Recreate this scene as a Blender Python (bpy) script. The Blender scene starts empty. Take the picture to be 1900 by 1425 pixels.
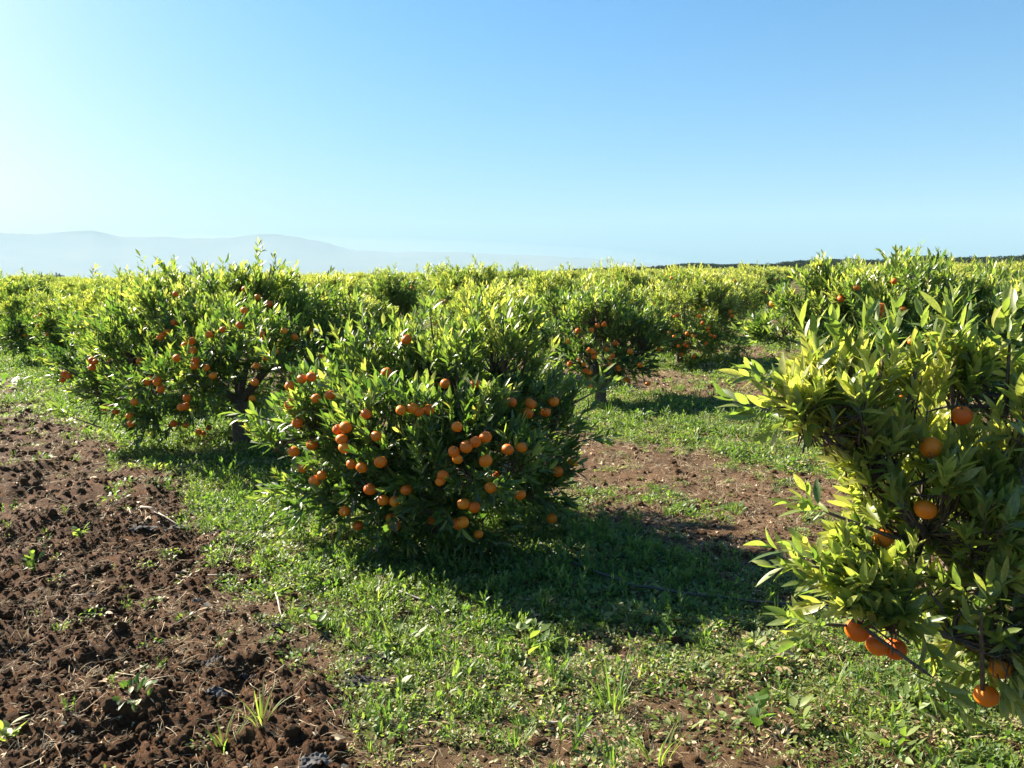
import bpy, math, random
import numpy as np
from mathutils import Matrix, Vector

SC = bpy.context.scene
COL = SC.collection
RNG = np.random.default_rng(7)
random.seed(7)

# ------------------------------------------------------------------ camera
F = 1536.0                       # focal length in pixels of the 1900 px wide photograph
EYE = np.array([0.0, 0.0, 1.6])
PITCH, ROLL = math.radians(7.60), math.radians(0.85)
fw = np.array([0, math.cos(PITCH), -math.sin(PITCH)])
rt0 = np.array([1.0, 0, 0])
up0 = np.cross(rt0, fw)
rt = rt0 * math.cos(ROLL) - up0 * math.sin(ROLL)
up = up0 * math.cos(ROLL) + rt0 * math.sin(ROLL)
cam = bpy.data.objects.new('camera', bpy.data.cameras.new('camera'))
COL.objects.link(cam)
cam.matrix_world = Matrix(((rt[0], up[0], -fw[0], EYE[0]), (rt[1], up[1], -fw[1], EYE[1]),
                           (rt[2], up[2], -fw[2], EYE[2]), (0, 0, 0, 1)))
cam.data.sensor_width = 36
cam.data.lens = 36 * F / 1900
cam.data.clip_start = 0.05
cam.data.clip_end = 60000
SC.camera = cam

# ------------------------------------------------------------------ light
SUN_EL = math.radians(34)
TO_SUN_H = np.array([-0.82, 0.57]); TO_SUN_H /= np.linalg.norm(TO_SUN_H)
to_sun = np.array([TO_SUN_H[0] * math.cos(SUN_EL), TO_SUN_H[1] * math.cos(SUN_EL), math.sin(SUN_EL)])
SUN_ROT = math.atan2(TO_SUN_H[0], TO_SUN_H[1])
world = bpy.data.worlds.new('World'); SC.world = world
world.use_nodes = True
wn = world.node_tree.nodes; wl = world.node_tree.links
bgn = wn.get('Background') or wn.new('ShaderNodeBackground')
sky = wn.new('ShaderNodeTexSky'); sky.sky_type = 'NISHITA'
sky.sun_disc = False
sky.sun_elevation = SUN_EL
sky.sun_rotation = SUN_ROT
sky.altitude = 0
sky.air_density = 1.0
sky.dust_density = 1.6
sky.ozone_density = 2.5
sep = wn.new('ShaderNodeSeparateColor'); com = wn.new('ShaderNodeCombineColor')
wl.new(sky.outputs[0], sep.inputs[0])
for ch, (gain, gam) in enumerate(((0.0860, 1.8), (0.5404, 1.0), (0.8695, 0.95))):      # gain and power per channel tint the sky and lower its strength
    pw = wn.new('ShaderNodeMath'); pw.operation = 'POWER'; pw.inputs[1].default_value = gam
    mu = wn.new('ShaderNodeMath'); mu.operation = 'MULTIPLY'; mu.inputs[1].default_value = gain
    wl.new(sep.outputs[ch], pw.inputs[0]); wl.new(pw.outputs[0], mu.inputs[0]); wl.new(mu.outputs[0], com.inputs[ch])
wl.new(com.outputs[0], bgn.inputs[0])
bgn.inputs[1].default_value = 0.05
sun = bpy.data.objects.new('sun', bpy.data.lights.new('sun', 'SUN'))
sun.data.energy = 5.0
sun.data.angle = math.radians(0.53)
sun.data.color = (1.0, 0.91, 0.74)
sun.rotation_euler = Vector(to_sun).to_track_quat('Z', 'Y').to_euler()
COL.objects.link(sun)
SC.view_settings.view_transform = 'Standard'
SC.view_settings.look = 'None'
SC.view_settings.exposure = 2.15
SC.view_settings.gamma = 1.0
SC.view_settings.use_curve_mapping = False
SC.cycles.max_bounces = 7
SC.cycles.diffuse_bounces = 3
SC.cycles.glossy_bounces = 2
SC.cycles.transmission_bounces = 4
SC.cycles.volume_bounces = 1
SC.cycles.use_denoising = True
SC.cycles.sample_clamp_indirect = 6

def ray(px, py):
    d = fw + rt * (px - 950) / F - up * (py - 712.5) / F
    return d
def at_depth(px, py, y):
    d = ray(px, py); return EYE + d * (y / d[1])
def on_ground(px, py):
    d = ray(px, py); p = EYE + d * (EYE[2] / -d[2])
    for _ in range(3):
        h = float(height(p[0:1], p[1:2])[0]); p = EYE + d * ((EYE[2] - h) / -d[2])
    return p

# ------------------------------------------------------------------ noise and terrain
def _h(ix, iy, seed):
    a = (ix.astype(np.int64) * 374761393 + iy.astype(np.int64) * 668265263 + seed * 974634777) & 0xFFFFFFFF
    a = ((a ^ (a >> 13)) * 1274126177) & 0xFFFFFFFF
    return (a ^ (a >> 16)) & 0xFFFFFFFF
def perlin(x, y, seed=0):
    x = np.asarray(x, float); y = np.asarray(y, float)
    x0 = np.floor(x); y0 = np.floor(y); fx = x - x0; fy = y - y0
    u = fx * fx * fx * (fx * (fx * 6 - 15) + 10); v = fy * fy * fy * (fy * (fy * 6 - 15) + 10)
    def g(i, j):
        a = _h(x0 + i, y0 + j, seed) * (2 * math.pi / 4294967296.0)
        return np.cos(a) * (fx - i) + np.sin(a) * (fy - j)
    return ((g(0, 0) * (1 - u) + g(1, 0) * u) * (1 - v) + (g(0, 1) * (1 - u) + g(1, 1) * u) * v) * 1.5
def fbm(x, y, f, octv=4, seed=0):
    s = 0; a = 1.0
    for k in range(octv):
        s = s + a * perlin(x * f, y * f, seed + 17 * k); f *= 2.07; a *= 0.5
    return s
def sstep(a, b, x):
    t = np.clip((x - a) / (b - a), 0, 1); return t * t * (3 - 2 * t)

ROW_A = np.array([-2.2, 2.9]); ROW_B = np.array([1.7, 4.85]); C0 = np.array([-0.36, 5.0])
AH = ROW_A / np.linalg.norm(ROW_A); NH = np.array([AH[1], -AH[0]])      # NH points right/back
SPAN = float(ROW_B @ NH)
def st(x, y):
    dx, dy = x - C0[0], y - C0[1]
    return dx * NH[0] + dy * NH[1], -(dx * AH[0] + dy * AH[1])
def zones(x, y):
    """tilled (0..1) and green cover (0..1)"""
    s, t = st(x, y)
    sn = s + 0.35 * fbm(x, y, 0.9, 3, 5) + 0.12 * perlin(x * 4, y * 4, 8)
    edge = -1.36 - 0.2 * np.clip(t, -1, 2.5)
    till = 1 - sstep(edge - 0.2, edge + 0.15, sn)
    m = np.where(s < SPAN * 0.5, s, (s + SPAN * 0.5) % SPAN - SPAN * 0.5)
    band = 1 - sstep(0.85, 1.4, np.abs(m + 0.22 + 0.3 * fbm(x, y, 0.8, 3, 9)))
    patch = sstep(-0.05, 0.6, fbm(x, y, 1.3, 4, 21))
    alley = 0.05 + 0.3 * patch * patch
    green = np.maximum(band * 0.95, alley)
    near_dry = sstep(1.5, 2.4, t + 0.3 * s + 0.25) * (1 - sstep(-0.45, 0.1, s))
    green = green * (1 - near_dry * (0.82 - 0.5 * patch))
    green = green * (1 - 0.5 * np.maximum(near_dry, 1 - band) * sstep(0.15, -0.45, fbm(x, y, 3.1, 3, 71)))
    spots = sstep(0.38, 0.6, fbm(x, y, 2.2, 3, 33))
    # the strip of tilled soil greens up again further along
    farg = sstep(7.5, 12.0, y) * sstep(-3.3, -1.4, s) * 0.65 + sstep(-5, -9, t) * sstep(-2.3, -1.2, s) * 0.3
    tg = np.maximum(0.008 + 0.2 * spots * sstep(-2.6, -1.5, s), farg * (0.4 + 0.6 * patch))
    green = green * (1 - till) + tg * till
    till = till * (1 - 0.6 * farg)
    return till, np.clip(green, 0, 1)
def height(x, y):
    x = np.asarray(x, float); y = np.asarray(y, float)
    r = np.hypot(x, y)
    till, green = zones(x, y)
    h = 0.05 * fbm(x, y, 0.35, 2, 1) * (1 - sstep(60, 200, r))
    f1 = 1 - sstep(10, 28, r); f2 = 1 - sstep(6, 12, r); f3 = 1 - sstep(4, 7.5, r)
    am = 0.28 + 0.65 * till; al = 0.02 + 0.8 * till
    wx = x + 0.05 * perlin(x * 3, y * 3, 61); wy = y + 0.05 * perlin(x * 3, y * 3, 62)
    h = h + am * f1 * (0.075 * perlin(wx * 2.3, wy * 2.3, 2) + 0.06 * (np.abs(perlin(wx * 4.6, wy * 4.6, 3)) - 0.25))
    lump = np.abs(perlin(wx * 10, wy * 10, 4))
    h = h + al * f2 * 0.036 * (lump - 0.25) * (0.5 + sstep(-0.3, 0.5, perlin(x * 1.7, y * 1.7, 6)))
    h = h + al * f2 * 0.022 * (np.abs(perlin(wx * 21, wy * 21, 14)) - 0.25)
    h = h + am * f3 * 0.013 * (np.abs(perlin(x * 46, y * 46, 15)) - 0.25) + am * f2 * 0.015 * fbm(x, y, 15, 3, 18) + (0.4 + 0.6 * till) * f3 * 0.006 * fbm(x, y, 55, 2, 19)
    return h

# ------------------------------------------------------------------ materials
def new_mat(name):
    m = bpy.data.materials.new(name); m.use_nodes = True
    nt = m.node_tree; nt.nodes.clear()
    return m, nt, nt.nodes, nt.links
def node(ns, t, **kw):
    n = ns.new(t)
    for k, v in kw.items():
        if k.startswith('i_'):
            n.inputs[k[2:].replace('_', ' ')].default_value = v
        else: setattr(n, k, v)
    return n
def ramp(ns, stops, interp='LINEAR'):
    r = ns.new('ShaderNodeValToRGB'); cr = r.color_ramp; cr.interpolation = interp
    while len(cr.elements) < len(stops): cr.elements.new(0.5)
    for e, (p, c) in zip(cr.elements, stops):
        e.position = p; e.color = (*c, 1)
    return r
def leaf_material(name, stops, trans_gain=(1.5, 1.55, 0.5), rough=0.42, trans=0.42, spec=0.5, back=None):
    m, nt, ns, ln = new_mat(name)
    at = node(ns, 'ShaderNodeAttribute', attribute_name='tint')
    oi = node(ns, 'ShaderNodeObjectInfo')
    geo = node(ns, 'ShaderNodeNewGeometry')
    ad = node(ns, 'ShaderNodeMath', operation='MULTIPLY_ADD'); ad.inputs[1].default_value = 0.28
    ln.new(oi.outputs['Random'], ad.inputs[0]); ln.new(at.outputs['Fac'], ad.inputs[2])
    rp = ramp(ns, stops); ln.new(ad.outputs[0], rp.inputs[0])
    tc = node(ns, 'ShaderNodeTexCoord')
    nz = node(ns, 'ShaderNodeTexNoise'); nz.inputs['Scale'].default_value = 9.0; nz.inputs['Detail'].default_value = 3
    ln.new(tc.outputs['Object'], nz.inputs['Vector'])
    hv = node(ns, 'ShaderNodeHueSaturation')
    mr = node(ns, 'ShaderNodeMapRange'); mr.inputs['From Min'].default_value = 0.3; mr.inputs['From Max'].default_value = 0.7
    mr.inputs['To Min'].default_value = 0.72; mr.inputs['To Max'].default_value = 1.3
    ln.new(nz.outputs[0], mr.inputs[0]); ln.new(mr.outputs[0], hv.inputs['Value']); ln.new(rp.outputs[0], hv.inputs['Color'])
    # paler underside of the leaf
    mx = node(ns, 'ShaderNodeMix', data_type='RGBA'); mx.blend_type = 'MIX'
    ln.new(geo.outputs['Backfacing'], mx.inputs[0]); ln.new(hv.outputs[0], mx.inputs[6])
    pale = node(ns, 'ShaderNodeMix', data_type='RGBA'); pale.inputs[0].default_value = 0.3
    pale.inputs[7].default_value = (0.2, 0.24, 0.13, 1); ln.new(hv.outputs[0], pale.inputs[6]); ln.new(pale.outputs[2], mx.inputs[7])
    pb = node(ns, 'ShaderNodeBsdfPrincipled'); pb.inputs['Roughness'].default_value = rough
    pb.inputs['Specular IOR Level'].default_value = spec
    am = node(ns, 'ShaderNodeAttribute', attribute_name='mid')
    rm = node(ns, 'ShaderNodeMapRange'); rm.inputs['From Min'].default_value = 0.84; rm.inputs['From Max'].default_value = 0.97
    rm.inputs['To Max'].default_value = 0.45; ln.new(am.outputs['Fac'], rm.inputs[0])
    rib = node(ns, 'ShaderNodeMix', data_type='RGBA'); rib.inputs[7].default_value = (0.30, 0.34, 0.14, 1)
    ln.new(rm.outputs[0], rib.inputs[0]); ln.new(mx.outputs[2], rib.inputs[6])
    ln.new(rib.outputs[2], pb.inputs['Base Color'])
    tg = node(ns, 'ShaderNodeMix', data_type='RGBA'); tg.blend_type = 'MULTIPLY'; tg.inputs[0].default_value = 1.0
    tg.inputs[7].default_value = (*trans_gain, 1); ln.new(hv.outputs[0], tg.inputs[6])
    tb = node(ns, 'ShaderNodeBsdfTranslucent'); ln.new(tg.outputs[2], tb.inputs[0])
    ms = node(ns, 'ShaderNodeMixShader'); ms.inputs[0].default_value = trans
    ln.new(pb.outputs[0], ms.inputs[1]); ln.new(tb.outputs[0], ms.inputs[2])
    out = node(ns, 'ShaderNodeOutputMaterial'); ln.new(ms.outputs[0], out.inputs[0])
    return m
M = {}
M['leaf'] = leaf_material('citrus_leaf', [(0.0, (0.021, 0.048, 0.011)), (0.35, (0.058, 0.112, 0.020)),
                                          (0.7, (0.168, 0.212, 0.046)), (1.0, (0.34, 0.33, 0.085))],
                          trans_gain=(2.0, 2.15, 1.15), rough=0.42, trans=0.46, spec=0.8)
M['weed'] = leaf_material('weed_leaf', [(0.0, (0.033, 0.072, 0.016)), (0.5, (0.082, 0.145, 0.032)), (1.0, (0.20, 0.24, 0.07))],
                          trans_gain=(2.0, 2.2, 0.9), rough=0.5, trans=0.45)
M['dry'] = leaf_material('dry_plant', [(0.0, (0.13, 0.075, 0.035)), (0.5, (0.30, 0.21, 0.12)), (1.0, (0.52, 0.43, 0.29))],
                         trans_gain=(1, 1, 1), rough=0.65, trans=0.15, spec=0.3)
def bark():
    m, nt, ns, ln = new_mat('bark')
    tc = node(ns, 'ShaderNodeTexCoord'); mp = node(ns, 'ShaderNodeMapping'); mp.inputs['Scale'].default_value = (26, 26, 6)
    nz = node(ns, 'ShaderNodeTexNoise'); nz.inputs['Detail'].default_value = 6
    ln.new(tc.outputs['Object'], mp.inputs[0]); ln.new(mp.outputs[0], nz.inputs['Vector'])
    rp = ramp(ns, [(0.3, (0.05, 0.035, 0.024)), (0.7, (0.17, 0.13, 0.09))]); ln.new(nz.outputs[0], rp.inputs[0])
    bp = node(ns, 'ShaderNodeBump'); bp.inputs['Strength'].default_value = 0.6; bp.inputs['Distance'].default_value = 0.01
    ln.new(nz.outputs[0], bp.inputs['Height'])
    pb = node(ns, 'ShaderNodeBsdfPrincipled'); pb.inputs['Roughness'].default_value = 0.85
    ln.new(rp.outputs[0], pb.inputs['Base Color']); ln.new(bp.outputs[0], pb.inputs['Normal'])
    out = node(ns, 'ShaderNodeOutputMaterial'); ln.new(pb.outputs[0], out.inputs[0]); return m
M['bark'] = bark()
def orange_mat():
    m, nt, ns, ln = new_mat('orange_peel')
    tc = node(ns, 'ShaderNodeTexCoord'); oi = node(ns, 'ShaderNodeObjectInfo')
    at = node(ns, 'ShaderNodeAttribute', attribute_name='tint')
    vo = node(ns, 'ShaderNodeTexNoise'); vo.inputs['Scale'].default_value = 420; vo.inputs['Detail'].default_value = 1
    ln.new(tc.outputs['Object'], vo.inputs['Vector'])
    nz = node(ns, 'ShaderNodeTexNoise'); nz.inputs['Scale'].default_value = 14; ln.new(tc.outputs['Object'], nz.inputs['Vector'])
    a1 = node(ns, 'ShaderNodeMath', operation='ADD'); ln.new(oi.outputs['Random'], a1.inputs[0]); ln.new(at.outputs['Fac'], a1.inputs[1])
    a2 = node(ns, 'ShaderNodeMath', operation='MULTIPLY_ADD'); a2.inputs[1].default_value = 0.5; ln.new(a1.outputs[0], a2.inputs[0])
    a3 = node(ns, 'ShaderNodeMath', operation='MULTIPLY'); a3.inputs[1].default_value = 0.5; ln.new(nz.outputs[0], a3.inputs[0]); ln.new(a3.outputs[0], a2.inputs[2])
    rp = ramp(ns, [(0.1, (0.54, 0.085, 0.004)), (0.5, (0.68, 0.145, 0.006)), (0.95, (0.78, 0.25, 0.014))]); ln.new(a2.outputs[0], rp.inputs[0])
    bp = node(ns, 'ShaderNodeBump'); bp.inputs['Strength'].default_value = 0.35; bp.inputs['Distance'].default_value = 0.0012
    ln.new(vo.outputs[0], bp.inputs['Height'])
    pb = node(ns, 'ShaderNodeBsdfPrincipled'); pb.inputs['Roughness'].default_value = 0.5; pb.inputs['Specular IOR Level'].default_value = 0.35
    ln.new(rp.outputs[0], pb.inputs['Base Color']); ln.new(bp.outputs[0], pb.inputs['Normal'])
    out = node(ns, 'ShaderNodeOutputMaterial'); ln.new(pb.outputs[0], out.inputs[0]); return m
M['orange'] = orange_mat()
def soil_mat():
    m, nt, ns, ln = new_mat('soil')
    tc = node(ns, 'ShaderNodeTexCoord')
    gr = node(ns, 'ShaderNodeAttribute', attribute_name='green'); ti = node(ns, 'ShaderNodeAttribute', attribute_name='tilled')
    def nz(scale, det, rough=0.6):
        n = node(ns, 'ShaderNodeTexNoise'); n.inputs['Scale'].default_value = scale; n.inputs['Detail'].default_value = det
        n.inputs['Roughness'].default_value = rough; ln.new(tc.outputs['Object'], n.inputs['Vector']); return n
    n1, n2, n3 = nz(1.1, 5), nz(16, 8, 0.75), nz(120, 5, 0.8)
    dark = ramp(ns, [(0.3, (0.037, 0.018, 0.007)), (0.55, (0.115, 0.053, 0.021)), (0.75, (0.25, 0.142, 0.068))]); ln.new(n2.outputs[0], dark.inputs[0])
    dryc = ramp(ns, [(0.3, (0.075, 0.041, 0.020)), (0.55, (0.16, 0.093, 0.048)), (0.78, (0.30, 0.195, 0.12))]); ln.new(n2.outputs[0], dryc.inputs[0])
    mx = node(ns, 'ShaderNodeMix', data_type='RGBA'); ln.new(ti.outputs['Fac'], mx.inputs[0])
    ln.new(dryc.outputs[0], mx.inputs[6]); ln.new(dark.outputs[0], mx.inputs[7])
    # large wet and dry patches
    mul = node(ns, 'ShaderNodeMix', data_type='RGBA'); mul.blend_type = 'MULTIPLY'; mul.inputs[0].default_value = 1
    r1 = ramp(ns, [(0.3, (0.7, 0.7, 0.7)), (0.7, (1.25, 1.2, 1.15))]); ln.new(n1.outputs[0], r1.inputs[0])
    ln.new(mx.outputs[2], mul.inputs[6]); ln.new(r1.outputs[0], mul.inputs[7])
    gcol = ramp(ns, [(0.35, (0.03, 0.06, 0.014)), (0.65, (0.10, 0.14, 0.035))]); ln.new(n3.outputs[0], gcol.inputs[0])
    gm = node(ns, 'ShaderNodeMath', operation='MULTIPLY'); ln.new(gr.outputs['Fac'], gm.inputs[0])
    gt = ramp(ns, [(0.42, (0, 0, 0)), (0.6, (1, 1, 1))]); ln.new(n2.outputs[0], gt.inputs[0]); ln.new(gt.outputs[0], gm.inputs[1])
    m2 = node(ns, 'ShaderNodeMix', data_type='RGBA'); ln.new(gm.outputs[0], m2.inputs[0])
    ln.new(mul.outputs[2], m2.inputs[6]); ln.new(gcol.outputs[0], m2.inputs[7])
    bh = node(ns, 'ShaderNodeMath', operation='ADD'); ln.new(n2.outputs[0], bh.inputs[0])
    b3 = node(ns, 'ShaderNodeMath', operation='MULTIPLY'); b3.inputs[1].default_value = 0.6; ln.new(n3.outputs[0], b3.inputs[0]); ln.new(b3.outputs[0], bh.inputs[1])
    bp = node(ns, 'ShaderNodeBump'); bp.inputs['Strength'].default_value = 1.0; bp.inputs['Distance'].default_value = 0.045
    ln.new(bh.outputs[0], bp.inputs['Height'])
    pb = node(ns, 'ShaderNodeBsdfPrincipled'); pb.inputs['Roughness'].default_value = 0.9; pb.inputs['Specular IOR Level'].default_value = 0.2
    ln.new(m2.outputs[2], pb.inputs['Base Color']); ln.new(bp.outputs[0], pb.inputs['Normal'])
    out = node(ns, 'ShaderNodeOutputMaterial'); ln.new(pb.outputs[0], out.inputs[0]); return m
M['soil'] = soil_mat()
def simple(name, c1, c2, scale=20, rough=0.6, bump=0.3, spec=0.5, metal=0):
    m, nt, ns, ln = new_mat(name)
    tc = node(ns, 'ShaderNodeTexCoord'); n = node(ns, 'ShaderNodeTexNoise'); n.inputs['Scale'].default_value = scale
    n.inputs['Detail'].default_value = 5; ln.new(tc.outputs['Object'], n.inputs['Vector'])
    rp = ramp(ns, [(0.35, c1), (0.68, c2)]); ln.new(n.outputs[0], rp.inputs[0])
    bp = node(ns, 'ShaderNodeBump'); bp.inputs['Strength'].default_value = bump; bp.inputs['Distance'].default_value = 0.01
    ln.new(n.outputs[0], bp.inputs['Height'])
    pb = node(ns, 'ShaderNodeBsdfPrincipled'); pb.inputs['Roughness'].default_value = rough
    pb.inputs['Specular IOR Level'].default_value = spec
    ln.new(rp.outputs[0], pb.inputs['Base Color']); ln.new(bp.outputs[0], pb.inputs['Normal'])
    out = node(ns, 'ShaderNodeOutputMaterial'); ln.new(pb.outputs[0], out.inputs[0]); return m
M['clod'] = simple('soil_clod', (0.044, 0.022, 0.009), (0.12, 0.062, 0.028), 40, 0.95, 0.8, 0.15)
M['plastic'] = simple('black_film', (0.010, 0.010, 0.012), (0.05, 0.038, 0.032), 30, 0.75, 0.2, 0.25)
M['dusty'] = simple('grey_film', (0.03, 0.03, 0.033), (0.12, 0.11, 0.105), 25, 0.8, 0.2, 0.25)
M['hose'] = simple('hose', (0.02, 0.02, 0.022), (0.07, 0.065, 0.06), 12, 0.45, 0.1)
M['wood'] = simple('dead_wood', (0.25, 0.19, 0.13), (0.5, 0.43, 0.34), 30, 0.8, 0.4)
M['hill'] = simple('hill', (0.05, 0.06, 0.04), (0.12, 0.11, 0.07), 0.0015, 0.9, 0.0, 0.1)
M['fartree'] = simple('far_foliage', (0.015, 0.03, 0.012), (0.05, 0.075, 0.025), 1.5, 0.8, 0.0, 0.1)

# ------------------------------------------------------------------ mesh helpers
def mesh_np(name, V, T, mat, smooth=True, attrs=None, quads=None):
    me = bpy.data.meshes.new(name)
    V = np.asarray(V, np.float32); T = np.asarray(T, np.int32)
    k = T.shape[1]
    me.vertices.add(len(V)); me.vertices.foreach_set('co', V.ravel())
    me.loops.add(T.size); me.loops.foreach_set('vertex_index', T.ravel())
    me.polygons.add(len(T)); me.polygons.foreach_set('loop_start', np.arange(0, T.size, k, dtype=np.int32))
    me.polygons.foreach_set('use_smooth', np.full(len(T), smooth))
    for an, av in (attrs or {}).items():
        a = me.attributes.new(an, 'FLOAT', 'POINT'); a.data.foreach_set('value', np.asarray(av, np.float32))
    me.update(calc_edges=True)
    me.materials.append(mat)
    return me
def obj(name, me, parent=None, loc=None):
    o = bpy.data.objects.new(name, me); COL.objects.link(o)
    if parent: o.parent = parent
    if loc is not None: o.location = loc
    return o
def tag(o, label=None, cat=None, group=None, kind=None):
    if label: o['label'] = label
    if cat: o['category'] = cat
    if group: o['group'] = group
    if kind: o['kind'] = kind
    return o
def empty(name, loc, label, cat, group=None):
    o = bpy.data.objects.new(name, None); COL.objects.link(o); o.location = loc
    o.empty_display_size = 0.2
    return tag(o, label, cat, group)
def norm(a): return a / np.maximum(np.linalg.norm(a, axis=-1, keepdims=True), 1e-9)
def tube(pts, radii, k=7):
    """tapered tube along a polyline -> V, T"""
    P = np.asarray(pts, float); n = len(P)
    d = np.gradient(P, axis=0); d = norm(d)
    ref = np.array([0.31, 0.17, 0.93]) if abs(d[0][2]) < 0.8 else np.array([0.9, 0.3, 0.1])
    x = norm(np.cross(d, ref)); y = np.cross(d, x)
    a = np.linspace(0, 2 * math.pi, k, endpoint=False)
    V = P[:, None] + np.asarray(radii)[:, None, None] * (x[:, None] * np.cos(a)[None, :, None] + y[:, None] * np.sin(a)[None, :, None])
    V = V.reshape(-1, 3)
    T = []
    for i in range(n - 1):
        for j in range(k):
            a0, a1 = i * k + j, i * k + (j + 1) % k
            T += [(a0, a1, a1 + k), (a0, a1 + k, a0 + k)]
    V = np.vstack([V, P[-1:], P[:1]]); e = n * k
    for j in range(k):
        T.append(((n - 1) * k + j, (n - 1) * k + (j + 1) % k, e)); T.append(((j + 1) % k, j, e + 1))
    return V, np.array(T)
def join(parts):
    Vs, Ts, o = [], [], 0
    for V, T in parts:
        Vs.append(V); Ts.append(np.asarray(T) + o); o += len(V)
    return np.vstack(Vs), np.vstack(Ts)
def bend(p0, p1, n=5, sag=0.06, rng=RNG):
    p0, p1 = np.asarray(p0, float), np.asarray(p1, float)
    t = np.linspace(0, 1, n)[:, None]
    P = p0 * (1 - t) + p1 * t
    L = np.linalg.norm(p1 - p0)
    off = rng.normal(0, sag * L, 3)
    P = P + np.sin(t * math.pi) * off + (t > 0) * (t < 1) * rng.normal(0, 0.02 * L, (n, 3))
    return P

# leaf template: stations along the length, each with left edge, midrib, right edge
def leaf_template(nst):
    if nst == 1:      # folded diamond
        uv = np.array([[0, 0], [-0.5, 0.45], [0, 1], [0.5, 0.45]]); T = [(0, 2, 1), (0, 3, 2)]
        U = uv[:, 0]; Vv = uv[:, 1]
        return U, Vv, Vv ** 2, np.abs(U), np.array(T)
    ts = np.linspace(0, 1, nst + 2)[1:-1]
    U, Vv = [0.0], [0.0]
    for t in ts:
        w = 0.5 * math.sin(math.pi * t ** 0.85) ** 0.85
        U += [-w, 0, w]; Vv += [t * 0.97 + 0.03] * 3
    U.append(0); Vv.append(1.0)
    T = [(0, 2, 1), (0, 3, 2)]
    for i in range(nst - 1):
        a = 1 + 3 * i
        T += [(a, a + 1, a + 4), (a, a + 4, a + 3), (a + 1, a + 2, a + 5), (a + 1, a + 5, a + 4)]
    a = 1 + 3 * (nst - 1); e = len(U) - 1
    T += [(a, a + 1, e), (a + 1, a + 2, e)]
    U, Vv = np.array(U), np.array(Vv)
    return U, Vv, Vv ** 2, np.abs(U), np.array(T)
TPL = {k: leaf_template(k) for k in (1, 2, 3, 5)}
def leaves_mesh(L, nst):
    """L: dict P,Y,X,Z (N,3), len, wid, curl, fold, tint"""
    U, V, C, Fd, T = TPL[nst]
    ln = L['len'][:, None, None]; wd = L['wid'][:, None, None]
    co = (L['P'][:, None] + U[None, :, None] * wd * L['X'][:, None] + V[None, :, None] * ln * L['Y'][:, None]
          + (Fd[None, :, None] * wd * L['fold'][:, None, None] - C[None, :, None] * ln * L['curl'][:, None, None]) * L['Z'][:, None])
    n = len(U); N = len(L['P'])
    TT = (T[None] + (np.arange(N) * n)[:, None, None]).reshape(-1, 3)
    return co.reshape(-1, 3), TT, np.repeat(L['tint'], n)
def mid_attr(nst, n):
    U = TPL[nst][0]; return np.tile((np.abs(U) < 1e-6).astype(float), n)
def take(L, m): return {k: v[m] for k, v in L.items()}
def cat(Ls): return {k: np.concatenate([l[k] for l in Ls]) for k in Ls[0]}

def sprigs(base, sdir, slen, young_lit, rng, n_leaf=(7, 12), llen=0.082):
    """leafy shoots: base (N,3), direction (N,3), length (N)  -> leaf dict, stem list"""
    N = len(base); mx = n_leaf[1]
    cnt = rng.integers(n_leaf[0], mx + 1, N)
    k = np.arange(mx)[None].repeat(N, 0)
    ok = k < cnt[:, None]
    f = (k + 0.6) / cnt[:, None]
    f = np.clip(f, 0, 1) ** 0.8
    ang = k * 2.4 + rng.uniform(0, 6.28, (N, 1)) + rng.normal(0, 0.25, (N, mx))
    ref = np.where(np.abs(sdir[:, 2:3]) > 0.9, np.array([[1.0, 0, 0]]), np.array([[0, 0, 1.0]]))
    e1 = norm(np.cross(sdir, ref)); e2 = np.cross(sdir, e1)
    rad = e1[:, None] * np.cos(ang)[..., None] + e2[:, None] * np.sin(ang)[..., None]
    spread = rng.normal(0.78, 0.2, (N, mx)) * (1.15 - 0.8 * f)                # tip leaves close up along the shoot
    Y = norm(sdir[:, None] * np.cos(spread)[..., None] + rad * np.sin(spread)[..., None] + np.array([0, 0, 1.0]) * (0.12 - 0.45 * rng.random((N, mx)) ** 2 * (1 - f))[..., None])
    P = base[:, None] + sdir[:, None] * (slen[:, None] * f)[..., None]
    Zr = norm(sdir[:, None] * 1.0 - rad * 0.25 + np.array([0, 0, 0.45]) + rng.normal(0, 0.30, (N, mx, 3)))
    X = norm(np.cross(Y, Zr)); Z = np.cross(X, Y)
    ll = rng.normal(llen, llen * 0.18, (N, mx)) * (1.05 - 0.3 * np.abs(f - 0.55))
    ll = np.clip(ll, llen * 0.4, llen * 1.5)
    tint = np.clip(young_lit[:, None] * (0.6 + 0.5 * f) + rng.normal(0, 0.10, (N, mx)) + 0.10, 0, 1)
    yel = rng.random((N, mx)) < 0.006
    tint = np.where(yel, 1.0, tint)
    d = dict(P=P, Y=Y, X=X, Z=Z)
    L = {q: v[ok] for q, v in d.items()}
    L['len'] = ll[ok]; L['wid'] = (ll * rng.uniform(0.22, 0.32, (N, mx)))[ok]
    L['curl'] = rng.uniform(-0.08, 0.34, (N, mx))[ok]; L['fold'] = rng.uniform(0.12, 0.5, (N, mx))[ok]
    L['tint'] = tint[ok]
    return L
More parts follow.
